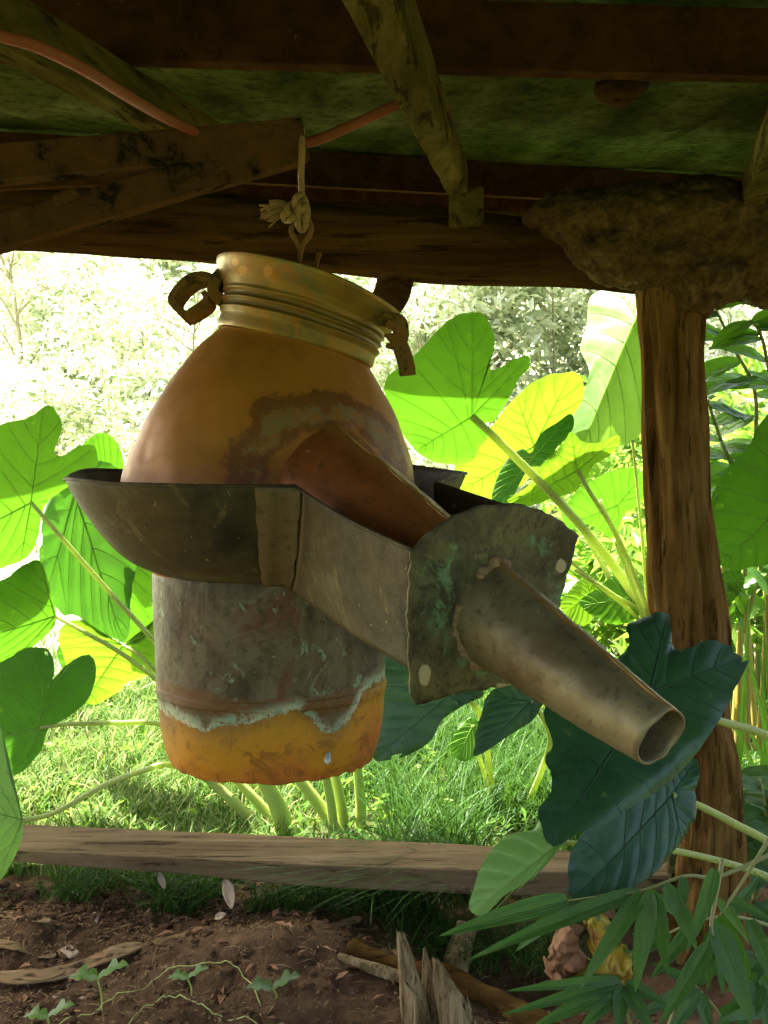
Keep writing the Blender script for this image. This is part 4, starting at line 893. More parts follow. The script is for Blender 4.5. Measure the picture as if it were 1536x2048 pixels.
#REST
# ------------------------------------------------------------------ sill timber on the ground, brace, splintered wood
def sill():
    ft = lambda x: interp(x, [(-200, 1690), (20, 1701), (380, 1718), (620, 1730), (900, 1740), (1150, 1746), (1340, 1752)])
    fb_ = lambda x: interp(x, [(-200, 1712), (20, 1722), (360, 1746), (560, 1766), (700, 1776), (900, 1786), (1150, 1792), (1340, 1796)])
    bt = lambda x: interp(x, [(-200, 1640), (20, 1648), (300, 1660), (560, 1672), (820, 1684), (1000, 1694), (1150, 1702), (1340, 1712)])
    b = MB(); rings = []
    for i in range(170):
        x = -200 + 1540 * i / 169
        A = Pg(x, ft(x), .206); B = P(x, fb_(x), A.y - .003); C = Pg(x, bt(x), .206); D = C + Vector((0, .004, B.z - A.z))
        ring = []
        for p, q, m in ((A, B, 9), (B, D, 8), (D, C, 6), (C, A, 24)):
            for k in range(m):
                v = p.lerp(q, k / m)
                u = Vector((v.x * 1.6, v.y * 16, v.z * 16))
                d = 0.006 * nz(u) + 0.003 * nz(u * 2.3)
                if m == 24 and k > 0: d -= 0.010 * max(0, nz(Vector((v.x * 1.3, v.y * 26, 4))) - 0.28) * 2.2
                c = (A + D) / 2; r = (v - c); r.x = 0
                ring.append(v + r.normalized() * d)
        rings.append(ring)
    b.loft(rings, True, (True, True))
    tag(b.build('sill_timber', M['sill'], None, Pg(600, 1730, .1)), 'long weathered grey squared timber lying along the edge of the grass', 'timber')
sill()
def stick(name, path, rads, mat_, label, cat_, seg=14, wob=0.35, group=None, flat=None):
    b = MB(); b.tube(path, rads, seg, True, wob); o = b.build(name, mat_, None, path[len(path) // 2]); return tag(o, label, cat_, group)
stick('brace_timber', cat([P(935, 1850, 2.72), P(915, 1920, 2.66), P(885, 2000, 2.60), P(850, 2080, 2.56)], 20), [.034] * 20, M['splinter'], 'dark leaning brace timber in the shade behind the splintered stump', 'timber')
st = thing('splintered_stump', Pg(880, 2110, 0), 'pale jagged splintered stump standing in the bottom foreground', 'stump')
def splinter(pts, rads, mat_=None):
    b = MB(); n = 40; path = cat([P(*p) for p in pts], n); rr = list(np.interp(np.linspace(0, 1, n), np.linspace(0, 1, len(rads)), rads)); rings = []; sd = pts[0][0]
    for i, c in enumerate(path):
        t = (path[min(i + 1, n - 1)] - path[max(i - 1, 0)]).normalized(); x = t.cross(Vector((0, 1, 0))).normalized(); y = x.cross(t)
        ring = []
        for j in range(30):
            a = 2 * math.pi * j / 30
            k = 1 + 0.30 * nz((math.cos(a) * 2.2, math.sin(a) * 2.2, i * .05 + sd)) + .30 * nz((math.cos(a) * 6, math.sin(a) * 6, i * .04 + sd)) - .25 * max(0, nz((math.cos(a) * 9, math.sin(a) * 9, i * .03 + sd)))
            lift = t * (0.030 * max(0, 1 - i / 7) * (nz((math.cos(a) * 3, math.sin(a) * 3, sd)) + .6 * nz((math.cos(a) * 8, math.sin(a) * 8, sd))))
            ring.append(c + lift + (x * math.cos(a) + y * math.sin(a) * .7) * rr[i] * k)
        rings.append(ring)
    b.loft(rings, True, (True, True)); b.build('splinter', mat_ or M['splinter'], st)
splinter([(800, 1870, 2.22), (812, 1930, 2.22), (825, 1990, 2.22), (838, 2100, 2.22)], [.006, .019, .024, .030, .034])
splinter([(850, 1905, 2.26), (856, 1960, 2.26), (866, 2020, 2.26), (880, 2100, 2.26)], [.003, .012, .020, .026, .030])
splinter([(872, 1922, 2.20), (890, 1970, 2.20), (910, 2030, 2.20), (925, 2110, 2.20)], [.005, .020, .030, .036, .040])
splinter([(934, 1998, 2.2), (940, 2040, 2.2), (948, 2100, 2.2)], [.002, .010, .016, .02])
splinter([(818, 1975, 2.18), (838, 2020, 2.18), (850, 2100, 2.18)], [.002, .010, .016, .02])
stick('rotten_log', cat([Pg(700, 1905, .06), Pg(850, 1945, .07), Pg(960, 1985, .08), Pg(1120, 2070, .07)], 40), [.028 + .010 * nz((i * .4, 0, 0)) for i in range(40)], M['log'], 'dark rotten log lying behind the splintered stump', 'log', 22, .5)
stick('dry_stick', cat([P(676, 1913, 2.45), P(730, 1932, 2.43), P(790, 1950, 2.42), P(836, 1966, 2.40)], 24), [.010 + .007 * math.sin(i / 23 * 3.1) for i in range(24)], M['splinter'], 'pale broken stick leaning on the splintered stump from the left', 'stick', 10, .6)
def strip(name, pts, wid, label, cat_, mat_='bark', group=None, curl=0.25, z=None, thick=.004, n=30, taper=True):
    b = MB(); path = cat([(Pg(p[0], p[1], gz(*(lambda q: (q.x, q.y))(Pg(p[0], p[1], .05))) + (p[2] if len(p) > 2 else .012))) for p in pts], n); rings = []
    for i, c in enumerate(path):
        t = (path[min(i + 1, n - 1)] - path[max(i - 1, 0)]).normalized(); s = t.cross(Vector((0, 0, 1))).normalized(); u = s.cross(t)
        w_ = wid * (math.sin(min(1, (i + .6) / (n * .25)) * 1.57) * math.sin(min(1, (n - i) / (n * .22)) * 1.57) if taper else 1) / 2
        row = []
        for k in np.linspace(-1, 1, 7): row.append(c + s * (k * w_ * (1 + .12 * nz((i * .4, k, 3)))) + u * (curl * w_ * (k * k - .4) + .003 * nz((i * .3, k * 2, 9))))
        rings.append(row)
    b.loft(rings, closed=False); o = b.build(name, M[mat_], None, path[n // 2], solid=thick); return tag(o, label, cat_, group)
strip('bark_strip', [(-40, 1948), (60, 1955), (150, 1938), (230, 1906), (284, 1888)], .062, 'long curved tan bark strip on the bare earth at left', 'bark strip', 'bark', curl=.2)
strip('bark_strip', [(-40, 1918), (20, 1938), (75, 1952), (130, 1940)], .05, 'darker bark strip tucked under the long curved one', 'bark strip')
strip('bark_strip', [(-30, 1882), (30, 1892), (75, 1905), (110, 1912)], .035, 'narrow brown bark strip at the left edge above the others', 'bark strip')
strip('bark_strip', [(300, 1888), (340, 1880), (398, 1866)], .035, 'short pointed bark strip on earth right of the long strip', 'bark strip')
strip('bark_strip', [(-20, 1825), (40, 1832), (100, 1842)], .03, 'thin dark bark sliver beneath the left end of the timber', 'bark strip')
strip('bark_strip', [(652, 1858), (690, 1845), (722, 1836)], .030, 'small tan bark piece beside grass left of the stump', 'bark strip')
strip('wood_chip', [(130, 1893), (150, 1912)], .03, 'pale wood chip on earth above the long bark strip', 'wood chip', 'chip', n=8)
strip('wood_chip', [(2, 1910), (30, 1925)], .03, 'pale grey wood chip at the left edge', 'wood chip', 'chip', n=8)
strip('wood_chip', [(105, 1990), (180, 1994)], .016, 'thin chip on the bare earth below the long bark strip', 'wood chip', 'chip', n=8)
def leafcard(name, base, tip, wid, n, mat_, label, cat_, group=None, curl=.25):
    b = MB(); base, tip = Vector(base), Vector(tip); ax = (tip - base); L = ax.length; ax.normalize(); n = Vector(n).normalized(); s = n.cross(ax).normalized(); rings = []
    for i in range(16):
        t = i / 15; w_ = wid / 2 * math.sin(math.pi * (0.03 + .94 * t) ** .85) ** .8; c = base + ax * L * t + n * (-curl * L * (t - .5) ** 2)
        rings.append([c + s * (k * w_) + n * (curl * w_ * k * k + .004 * nz((t * 5, k * 2, L * 40))) for k in np.linspace(-1, 1, 7)])
    b.loft(rings, closed=False); return tag(b.build(name, M[mat_], None, base, solid=.0008), label, cat_, group)
leafcard('fallen_leaf', P(452, 1757, 2.78), P(464, 1818, 2.70), .035, (.3, -1, .4), 'tan', 'pale tan dry leaf hanging from the edge below the timber', 'leaf')
leafcard('fallen_leaf', P(318, 1745, 2.86), P(330, 1778, 2.82), .02, (.3, -1, .4), 'tan', 'narrow tan dry leaf in the grass under the timber', 'leaf')
leafcard('fallen_leaf', P(188, 1824, 2.74), P(192, 1848, 2.70), .02, (.3, -1, .6), 'chip', 'tiny whitish leaf on the dark earth at left', 'leaf')
leafcard('fallen_leaf', P(430, 1838, 2.68), P(452, 1826, 2.70), .022, (0, -.6, 1), 'tan', 'small curled tan leaf at the grass edge', 'leaf')
# creeping vine seedlings on the bare earth
for k, (x, y, s, lab) in enumerate(((195, 1958, 1.0, 'vine seedling with a pair of jagged leaves left on the bare earth'), (375, 1957, .7, 'small vine seedling in the middle of the bare earth mound'), (545, 1978, .9, 'bluish vine seedling with raised leaves right on the mound'), (95, 2035, .8, 'vine seedling cut by the bottom edge at left'))):
    p = Pg(x + 8, y + 26, .06); p.z = gz(p.x, p.y); t = thing('vine_seedling', p, lab, 'seedling', 'vine seedlings on the bare earth')
    q = P(x, y, p.y - .02); b = MB(); b.tube(cat([p, p.lerp(q, .5) + Vector((.004, 0, 0)), q], 10), .0022, 6); b.build('stem', M['stalk'], t)
    for sg in (-1, 1):
        b = MB(); rows = []
        for i in range(9):
            u = i / 8; w_ = .026 * s * math.sin(math.pi * min(1, .12 + .9 * u)) * (1 + .5 * math.sin(u * 16 + sg))
            c = q + Vector((sg * .075 * s * u, .01 * u, .012 * s * math.sin(u * 2.4) + (.022 * s * u if sg > 0 else -.012 * u)))
            rows.append([c + Vector((0, k2 * w_, .3 * w_ * abs(k2) + (.1 * w_ * k2))) for k2 in (-1, -.5, 0, .5, 1)])
        b.loft(rows, closed=False); b.build('leaf', M['bamboo'] if k == 2 else M['shrub'], t)
def ground_path(pts):
    q = cat([Pg(x, y, .06) for x, y in pts], 60)
    return [Vector((v.x + .006 * nz(v, 14), v.y + .01 * nz(v, 11), gz(v.x, v.y) + .004 + .006 * abs(nz(v, 9)))) for v in q]
b = MB(); pts = [(40, 2040), (150, 1995), (260, 1962), (380, 1945), (470, 1958), (520, 2010)]
b.tube(ground_path(pts), .0014, 6); tag(b.build('creeping_runner', M['stalk'], None, Pg(260, 1962, .05)), 'thin pale vine runner crossing the bare earth', 'vine')
b = MB(); pts = [(225, 2030), (290, 1992), (350, 1984), (410, 2005), (520, 2035)]
b.tube(ground_path(pts), .0016, 6); tag(b.build('creeping_runner', M['stalk'], None, Pg(350, 1990, .05)), 'arched yellowish vine runner low on the earth mound', 'vine')
# dirt litter nobody could count
def litter():
    b = MB()
    for k in range(4200):
        x = random.uniform(-1.15, .55); y = random.uniform(2.2, 3.05)
        if random.random() < .45: x = random.uniform(-1.1, -.3)
        z = gz(x, y) + .003; L = random.uniform(.006, .03) * (random.uniform(2, 4) if random.random() < .10 else 1); w_ = random.uniform(.002, .006); a = random.uniform(0, math.pi)
        d = Vector((math.cos(a), math.sin(a), random.uniform(-.25, .25))); s = d.cross(Vector((random.uniform(-.5, .5), random.uniform(-.5, .5), 1))).normalized(); c = Vector((x, y, z)); u = Vector((0, 0, w_ * .6))
        b.add([c - d * L / 2, c + s * w_ / 2 + u, c + d * L / 2, c - s * w_ / 2 + u, ], [(0, 1, 2, 3)])
    o = b.build('wood_litter', M['bark'], None, (0, 2.6, 0), smooth=False); tag(o, kind='stuff')
litter()
def clods():
    bm = bmesh.new(); bmesh.ops.create_icosphere(bm, subdivisions=1, radius=1); tv = [v.co.copy() for v in bm.verts]; tf = [[v.index for v in f.verts] for f in bm.faces]; bm.free(); b = MB()
    for k in range(1900):
        x = random.uniform(-1.2, .7); y = random.uniform(2.25, 3.08)
        if k % 2: x = random.gauss(-.85, .22); y = random.gauss(2.82, .09)
        r = random.uniform(.003, .009) * (1.9 if random.random() < .12 else 1); c = Vector((x, y, gz(x, y) + r * .2)); o = random.uniform(0, 99)
        b.add([c + Vector((v.x * 1.2, v.y, v.z * .8)) * r * (1 + .5 * nz(v + Vector((o, 0, 0)), 1.3)) for v in tv], tf)
    b.att = {'turf': [0] * len(b.v), 'field': [0] * len(b.v)}
    tag(b.build('dirt_clods', M['ground'], None, (0, 0, 0), smooth=False), kind='stuff')
clods()
def leaf_litter():
    b = MB()
    for k in range(120):
        x = random.uniform(-1.15, .65); y = random.uniform(2.25, 3.05); L = random.uniform(.018, .055); a = random.uniform(0, 6.28); w_ = L * random.uniform(.25, .5)
        c = Vector((x, y, gz(x, y) + .006)); d = Vector((math.cos(a), math.sin(a), random.uniform(-.15, .3))); s_ = d.cross(Vector((random.uniform(-.4, .4), random.uniform(-.4, .4), 1))).normalized(); u = Vector((0, 0, 1)) * w_ * random.uniform(.1, .5)
        b.add([c - d * L / 2, c - d * L * .1 + s_ * w_ / 2 + u, c + d * L / 2, c - d * L * .1 - s_ * w_ / 2 + u, c], [(0, 4, 1), (1, 4, 2), (2, 4, 3), (3, 4, 0)])
    tag(b.build('leaf_litter', M['dry'], None, (0, 2.6, 0)), kind='stuff')
leaf_litter()
# ------------------------------------------------------------------ grass
def blades(name, mat_, pts, hts, wids, lean, dirs=None, nseg=3, rnd=None):
    n = len(pts); pts = np.asarray(pts); hts = np.asarray(hts)[:, None]; wids = np.asarray(wids)[:, None]
    a = rng.uniform(0, 2 * np.pi, n) if dirs is None else np.asarray(dirs)
    d = np.stack([np.cos(a), np.sin(a), np.zeros(n)], 1); s = np.stack([-np.sin(a + rng.normal(0, .8, n)), np.cos(a), np.zeros(n)], 1)
    ln = np.asarray(lean)[:, None]; vs = []; 
    for k in range(nseg + 1):
        t = k / nseg; c = pts + d * hts * ln * t ** 1.8 + np.array([0, 0, 1]) * hts * (t - 0.35 * ln * t ** 2.2)
        if k < nseg: vs += [c - s * wids / 2 * (1 - t * .75), c + s * wids / 2 * (1 - t * .75)]
        else: vs += [c]
    V = np.concatenate(vs); fs = []
    idx = np.arange(n)
    for k in range(nseg - 1): fs.append(np.stack([2 * k * n + idx, (2 * k + 1) * n + idx, (2 * k + 3) * n + idx, (2 * k + 2) * n + idx], 1))
    q = np.concatenate(fs).tolist(); k = nseg - 1
    tr_ = np.stack([2 * k * n + idx, (2 * k + 1) * n + idx, 2 * nseg * n + idx], 1).tolist()
    me = bpy.data.meshes.new(name); me.from_pydata(V.tolist(), [], q + tr_)
    r = rng.random(n) if rnd is None else rnd
    at = me.attributes.new('rnd', 'FLOAT', 'POINT'); at.data.foreach_set('value', np.tile(r, 2 * nseg + 1).astype(np.float32))
    me.materials.append(mat_); o = bpy.data.objects.new(name, me); COL.objects.link(o); return tag(o, kind='stuff')
def scatter(n, x0, x1, y0, y1, keep=None, clump=0.0):
    out = []
    while len(out) < n:
        y = random.uniform(y0, y1); x = random.uniform(x0, x1)
        if abs(x) > y * 0.46 + 0.35: continue
        if keep and not keep(x, y): continue
        if clump and nz((x * 3.0, y * 3.0, 8)) + .35 < random.uniform(0, clump): continue
        out.append((x, y, gz(x, y) - .004))
    return out
p = scatter(42000, -1.9, 2.2, 3.08, 6.0, None, .5)
h_ = [random.uniform(.05, .14) * (1.6 if q[0] > .0 and random.random() < .35 else 1) for q in p]
shade = np.array([min(1, max(0, rng.normal(.38 + (.14 if q[0] < -.3 else -.34) + .15 * nz((q[0] * 2, q[1] * 2, 3)), .22))) for q in p])  # right side darkened in colour to stand for the plants' shade
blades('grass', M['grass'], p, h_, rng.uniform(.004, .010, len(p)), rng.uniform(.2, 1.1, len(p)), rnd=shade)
p = scatter(3600, .0, 1.3, 3.05, 4.6, None, .9)
blades('tall_grass', M['grass'], p, rng.uniform(.16, .36, len(p)), rng.uniform(.004, .008, len(p)), rng.uniform(.2, 1.0, len(p)), rnd=rng.uniform(0, .3, len(p)))  # dark tones only, plant shade put into the blade colour
def edge_keep(x, y): return nz((x * 4, y * 4, 2)) > -.1 and (x > -.75 or random.random() < .5)
p = scatter(3600, -1.2, .75, 2.80, 3.10, edge_keep)
blades('grass', M['grass'], p, rng.uniform(.05, .16, len(p)), rng.uniform(.003, .007, len(p)), rng.uniform(.3, 1.3, len(p)), rnd=rng.uniform(0, .5, len(p)))
# drooping tuft that spills from under the timber
p = [(random.uniform(-.05, .35) + .0, random.uniform(2.80, 2.95), .04) for _ in range(420)]
blades('grass_tuft', M['grass'], p, rng.uniform(.16, .34, 420), rng.uniform(.004, .007, 420), rng.uniform(.9, 1.5, 420), dirs=rng.normal(math.pi * 1.08, .55, 420), nseg=5, rnd=rng.uniform(0, .45, 420))
p = [(random.uniform(-.05, .55), random.uniform(2.62, 2.85), gz(.2, 2.7)) for _ in range(800)]
blades('grass_tuft', M['grass'], p, rng.uniform(.08, .22, 800), rng.uniform(.002, .005, 800), rng.uniform(.5, 1.5, 800), nseg=4, rnd=rng.uniform(0, .5, 800))
p = scatter(14000, -7, 4, 5.2, 14)
blades('field_grass', M['field'], p, rng.uniform(.06, .22, len(p)), rng.uniform(.012, .03, len(p)), rng.uniform(.3, 1.2, len(p)))
p = scatter(5000, -10, 6, 12.5, 24)
blades('field_grass', M['field'], p, rng.uniform(.12, .3, len(p)), rng.uniform(.04, .08, len(p)), rng.uniform(.3, 1.2, len(p)))
p = scatter(16000, -2.6, -.1, 3.3, 6.6)
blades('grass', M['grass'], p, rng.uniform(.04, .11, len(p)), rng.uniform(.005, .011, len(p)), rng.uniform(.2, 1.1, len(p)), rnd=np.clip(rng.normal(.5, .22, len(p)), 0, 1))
# broad weeds in the turf
def leaf_cloud(name, parent, mat_, centers, n, size, flat=0.5, base=None, asp=2.2, droop=0.0):
    n = int(n); ci = rng.integers(0, len(centers), n); cc = np.array([c[0] for c in centers])[ci]; rr = np.array([float(np.ravel(c[1])[0]) for c in centers])[ci][:, None]
    u = rng.normal(size=(n, 3)); u /= np.linalg.norm(u, axis=1)[:, None]; u *= (rng.random(n) ** .45)[:, None]
    p = cc + u * rr * np.array([1, 1, .75])
    d = rng.normal(size=(n, 3)); d[:, 2] = d[:, 2] * .6 - droop; d /= np.linalg.norm(d, axis=1)[:, None]
    up = np.array([0, 0, 1.0]) + rng.normal(size=(n, 3)) * (1 - flat); s = np.cross(d, up); s /= np.linalg.norm(s, axis=1)[:, None] + 1e-9; nn = np.cross(s, d)
    L = (size * rng.uniform(.6, 1.3, n))[:, None]; W = L / asp
    v = [p, p + d * L * .45 + s * W / 2 + nn * L * .08, p + d * L - nn * L * .1, p + d * L * .45 - s * W / 2 + nn * L * .08]
    V = np.concatenate(v); i = np.arange(n); b0_ = parent_base(parent) if parent else Vector((0, 0, 0))
    V -= np.array(b0_)
    me = bpy.data.meshes.new(name); me.from_pydata(V.tolist(), [], np.concatenate([np.stack([i, n + i, 2 * n + i], 1), np.stack([i, 2 * n + i, 3 * n + i], 1)]).tolist())
    r = np.clip(rng.normal(.5, .25, n) + .25 * np.array([nz(tuple(q), 1.3) for q in p]), 0, 1)
    at = me.attributes.new('rnd', 'FLOAT', 'POINT'); at.data.foreach_set('value', np.tile(r, 4).astype(np.float32))
    me.materials.append(mat_); o = bpy.data.objects.new(name, me); COL.objects.link(o)
    if parent: o.parent = parent
    o['kind'] = 'stuff'; return o
wc = [((x, y, gz(x, y) + .04), np.array(.07)) for x, y, _ in scatter(130, -1.8, 1.6, 3.3, 5.4)]
leaf_cloud('turf_weeds', None, M['bushleaf'], wc, 1700, .05, .7, asp=2.6)

# ------------------------------------------------------------------ bamboo, shrubs, ginger at the right
KS = [-1, -.86, -.72, -.58, -.44, -.3, -.15, 0, .15, .3, .44, .58, .72, .86, 1]
def lance(parent, base, tip, wid, n=(0, -.6, .8), mat_='bamboo', sag=.10, name='leaf', fold=.25, shape=.55, wave=0.0):
    base, tip = Vector(base), Vector(tip); ax = tip - base; L = ax.length; ax.normalize(); n = Vector(n); s = ax.cross(n).normalized(); nn = s.cross(ax).normalized()
    if nn.dot(n) < 0: nn = -nn
    b = MB(); rows = []; va = []
    for i in range(19):
        t = i / 18; w_ = wid / 2 * (max(0, math.sin(math.pi * (.02 + .98 * t) ** shape)) ** .75) * (1 if t < .98 else .3)
        c = base + ax * L * t + nn * (sag * L * 4 * t * (1 - t)) * .5 + s * (wave * L * math.sin(t * 5))
        for j_, k in enumerate(KS): va.append(1.0 if k == 0 else (.55 if j_ % 2 else 0.0))
        rows.append([c + s * (k * w_) + nn * (fold * w_ * abs(k) + .07 * w_ * nz((t * 6, k * 2, L * 37)) * 2) for k in KS])
    b.loft(rows, closed=False); b.att = {'vein': va}; return b.build(name, M[mat_], parent)
def bamboo(px, py, Y, label, stems, leaves):
    p = P(px, py, Y); t = thing('bamboo_sprig', p, label, 'bamboo', 'bamboo sprigs at the lower right')
    for s_ in stems:
        b = MB(); q = cat([P(*a) for a in s_], 24); b.tube(q, list(np.linspace(.0050, .0022, 24)), 8); b.build('culm', M['culm'], t)
    for (bx, by, tx, ty, w_, Yb, Yt) in leaves:
        lance(t, P(bx, by, Yb), P(tx, ty, Yt), px2m(w_ * .82, (Yb + Yt) / 2), (random.uniform(-.3, .3), -.75, .65), sag=random.uniform(.02, .10))
bamboo(1560, 1690, 2.0, 'bamboo sprig arching left under the dark leaf with long drooping blades', [[(1560, 1700, 2.05), (1440, 1752, 2.0), (1370, 1752, 1.97), (1290, 1780, 1.95), (1210, 1792, 1.93), (1130, 1802, 1.92)]],
 [(1135, 1798, 876, 1873, 52, 1.92, 1.80), (1280, 1782, 932, 1922, 44, 1.95, 1.82), (1135, 1808, 1032, 1902, 40, 1.94, 1.95), (1285, 1786, 1158, 1980, 46, 1.93, 1.85), (1300, 1786, 1270, 1986, 50, 1.92, 1.86), (1308, 1786, 1336, 1950, 46, 1.92, 1.88), (1330, 1770, 1396, 1905, 50, 1.93, 1.9), (1366, 1755, 1362, 1830, 30, 1.96, 1.94), (1290, 1780, 1400, 1860, 28, 2.0, 2.05)])
bamboo(1470, 1700, 1.85, 'bamboo sprig with hanging blades and bluish tip at the right edge', [[(1445, 1720, 1.9), (1432, 1790, 1.85), (1422, 1850, 1.82), (1420, 1890, 1.8), (1360, 1990, 1.78), (1330, 2070, 1.76)], [(1560, 1640, 2.0), (1500, 1740, 1.95), (1440, 1830, 1.9)]],
 [(1430, 1738, 1372, 1905, 40, 1.84, 1.78), (1418, 1890, 1318, 2052, 48, 1.79, 1.70), (1428, 1850, 1502, 2052, 76, 1.82, 1.74), (1420, 1870, 1414, 1985, 34, 1.8, 1.78), (1432, 1800, 1500, 1890, 34, 1.9, 1.95), (1424, 1862, 1380, 1960, 30, 1.84, 1.84), (1440, 1830, 1505, 1965, 40, 1.95, 1.95), (1455, 1800, 1545, 1840, 30, 1.95, 1.92)])
bamboo(1270, 2080, 2.05, 'low bamboo sprig fanning out near the bottom edge', [[(1270, 2090, 2.05), (1255, 2020, 2.02), (1245, 1962, 2.0)]],
 [(1240, 1960, 1012, 1982, 30, 2.0, 1.9), (1240, 1964, 1004, 2030, 34, 2.0, 1.88), (1238, 1972, 1055, 2060, 44, 2.0, 1.9), (1240, 1974, 1150, 2070, 40, 2.0, 1.92), (1245, 1970, 1232, 2075, 44, 2.0, 1.92), (1250, 1972, 1310, 2075, 44, 2.0, 1.92), (1252, 1966, 1335, 2010, 36, 2.0, 1.96), (1240, 1958, 1080, 1965, 24, 2.02, 2.1)])
bamboo(1545, 2080, 1.9, 'bamboo tuft in the bottom right corner', [[(1545, 2100, 1.9), (1530, 2030, 1.9), (1520, 1960, 1.9)]],
 [(1520, 1965, 1420, 2075, 44, 1.9, 1.85), (1522, 1970, 1470, 2080, 48, 1.9, 1.82), (1525, 1985, 1540, 2090, 44, 1.9, 1.85), (1520, 1955, 1570, 2010, 40, 1.9, 1.9), (1530, 2020, 1440, 2040, 36, 1.88, 1.8), (1515, 1950, 1450, 1985, 26, 1.95, 1.98)])
bamboo(1560, 1850, 2.15, 'bamboo sprig crossing behind the others under the dark leaf', [[(1560, 1860, 2.25), (1480, 1835, 2.2), (1400, 1840, 2.18), (1330, 1870, 2.15)]],
 [(1400, 1840, 1300, 1960, 40, 2.18, 2.1), (1340, 1868, 1225, 1935, 34, 2.15, 2.1), (1440, 1836, 1445, 1990, 44, 2.2, 2.1), (1480, 1836, 1400, 1930, 36, 2.2, 2.15), (1500, 1840, 1556, 1985, 44, 2.2, 2.1), (1380, 1842, 1330, 1760, 26, 2.2, 2.25), (1460, 1834, 1520, 1750, 30, 2.2, 2.3), (1330, 1872, 1262, 1868, 24, 2.15, 2.1)])
bamboo(1480, 2090, 2.1, 'bamboo sprig rising from the bottom edge before the post foot', [[(1480, 2110, 2.15), (1440, 2030, 2.12), (1390, 1970, 2.1)]],
 [(1392, 1972, 1262, 2040, 38, 2.1, 2.0), (1395, 1975, 1330, 2080, 42, 2.1, 2.0), (1400, 1985, 1420, 2090, 40, 2.1, 2.0), (1390, 1968, 1300, 1925, 28, 2.12, 2.15), (1395, 1970, 1440, 1900, 28, 2.12, 2.2), (1440, 2030, 1520, 2000, 34, 2.12, 2.1)])
# withered leaf
def withered():
    t = thing('withered_leaf', P(1180, 1960, 2.15), 'yellow and brown curled withered leaf under the bamboo blades', 'leaf')
    def patch(rows, mat_, name):
        b = MB(); rr = [cat([P(*q) for q in r], 36) for r in rows]; g = list(zip(*[cat(c, 36) for c in zip(*rr)]))
        b.loft([[v + Vector((.016 * nz(v, 26) + .008 * nz(v, 70), .034 * nz(v, 20) + .022 * nz(v, 55), .012 * nz(v, 30) + .008 * nz(v + Vector((4, 0, 0)), 70))) for v in r] for r in g], closed=False); b.build(name, mat_, t, solid=.001)
    patch([[(1148, 1822, 2.12), (1172, 1812, 2.10), (1205, 1822, 2.10)], [(1170, 1858, 2.08), (1195, 1860, 2.05), (1232, 1862, 2.07)], [(1180, 1905, 2.06), (1210, 1910, 2.04), (1254, 1905, 2.08)], [(1160, 1950, 2.08), (1205, 1960, 2.04), (1258, 1945, 2.10)], [(1112, 2010, 2.12), (1180, 2020, 2.08), (1240, 1990, 2.12)]], M['withered'], 'yellow_blade')
    patch([[(1140, 1835, 2.10), (1150, 1838, 2.06), (1166, 1842, 2.09)], [(1108, 1880, 2.09), (1128, 1878, 2.03), (1160, 1872, 2.08)], [(1096, 1925, 2.09), (1125, 1922, 2.03), (1168, 1920, 2.08)], [(1100, 1958, 2.1), (1122, 1965, 2.06), (1150, 1962, 2.1)]], M['dry'], 'brown_curl')
withered()
leafcard('fallen_leaf', P(1190, 1803, 2.2), P(1232, 1835, 2.18), .035, (0, -.8, .6), 'dry', 'rust brown dry leaf beneath the big dark leaf', 'leaf')
leafcard('fallen_leaf', P(1372, 1825, 2.3), P(1390, 1846, 2.3), .03, (0, -.8, .6), 'dry', 'orange brown dry scrap at the foot of the post', 'leaf')
# leafy shrub right of the post
def shrub(name, base, label, stems, nl, size, Y, mat_='shrub', group=None, wratio=.42):
    t = thing(name, base, label, 'shrub', group)
    for s_ in stems:
        q = cat([P(*a) for a in s_], 30); b = MB(); b.tube(q, list(np.linspace(.010, .004, 30)), 8); b.build('stem', M['culm'], t)
        for k in range(nl):
            i = random.randint(8, 29); c = q[i]; a = random.uniform(-1.2, 1.2); sg = random.choice((-1, 1)); L = size * random.uniform(.7, 1.25)
            tip = c + Vector((sg * math.cos(a * .5) * L * .9, random.uniform(-.5, .35) * L, random.uniform(-.55, .35) * L))
            lance(t, c, tip, L * wratio * random.uniform(.8, 1.15), (random.uniform(-.4, .4), -.5, .8), mat_, random.uniform(.05, .2), 'leaf', .18, .75)
shrub('leafy_shrub', P(1500, 1500, 3.5), 'branching shrub with broad pointed leaves right of the post top', [[(1480, 1300, 3.5), (1500, 1000, 3.45), (1512, 800, 3.4), (1470, 700, 3.35), (1432, 620, 3.3)], [(1500, 1000, 3.45), (1450, 900, 3.4), (1415, 800, 3.38)], [(1490, 1250, 3.5), (1560, 950, 3.4), (1530, 700, 3.3), (1500, 640, 3.25)]], 13, .20, 3.4)
shrub('leafy_shrub', P(1480, 1800, 3.0), 'shaded shrub with dark leaves low behind the post foot', [[(1470, 1790, 3.0), (1490, 1650, 2.95), (1470, 1500, 2.9)], [(1500, 1820, 2.9), (1540, 1700, 2.85), (1520, 1560, 2.85)], [(1460, 1850, 2.9), (1440, 1750, 2.85), (1470, 1650, 2.8)]], 12, .17, 2.9, 'bamboo')
shrub('leafy_shrub', P(1330, 1980, 2.95), 'low dark leafy shrub in the shade at the foot of the post', [[(1290, 1960, 2.85), (1250, 1900, 2.85), (1230, 1840, 2.85)], [(1330, 1980, 2.9), (1480, 1900, 2.85), (1500, 1820, 2.8)], [(1340, 1990, 2.6), (1460, 1960, 2.55), (1520, 1900, 2.5)]], 10, .13, 2.9, 'bamboo')
gt = thing('ginger_clump', P(1490, 1500, 3.6), 'clump of yellowing upright ginger stems behind the post at right', 'plant')
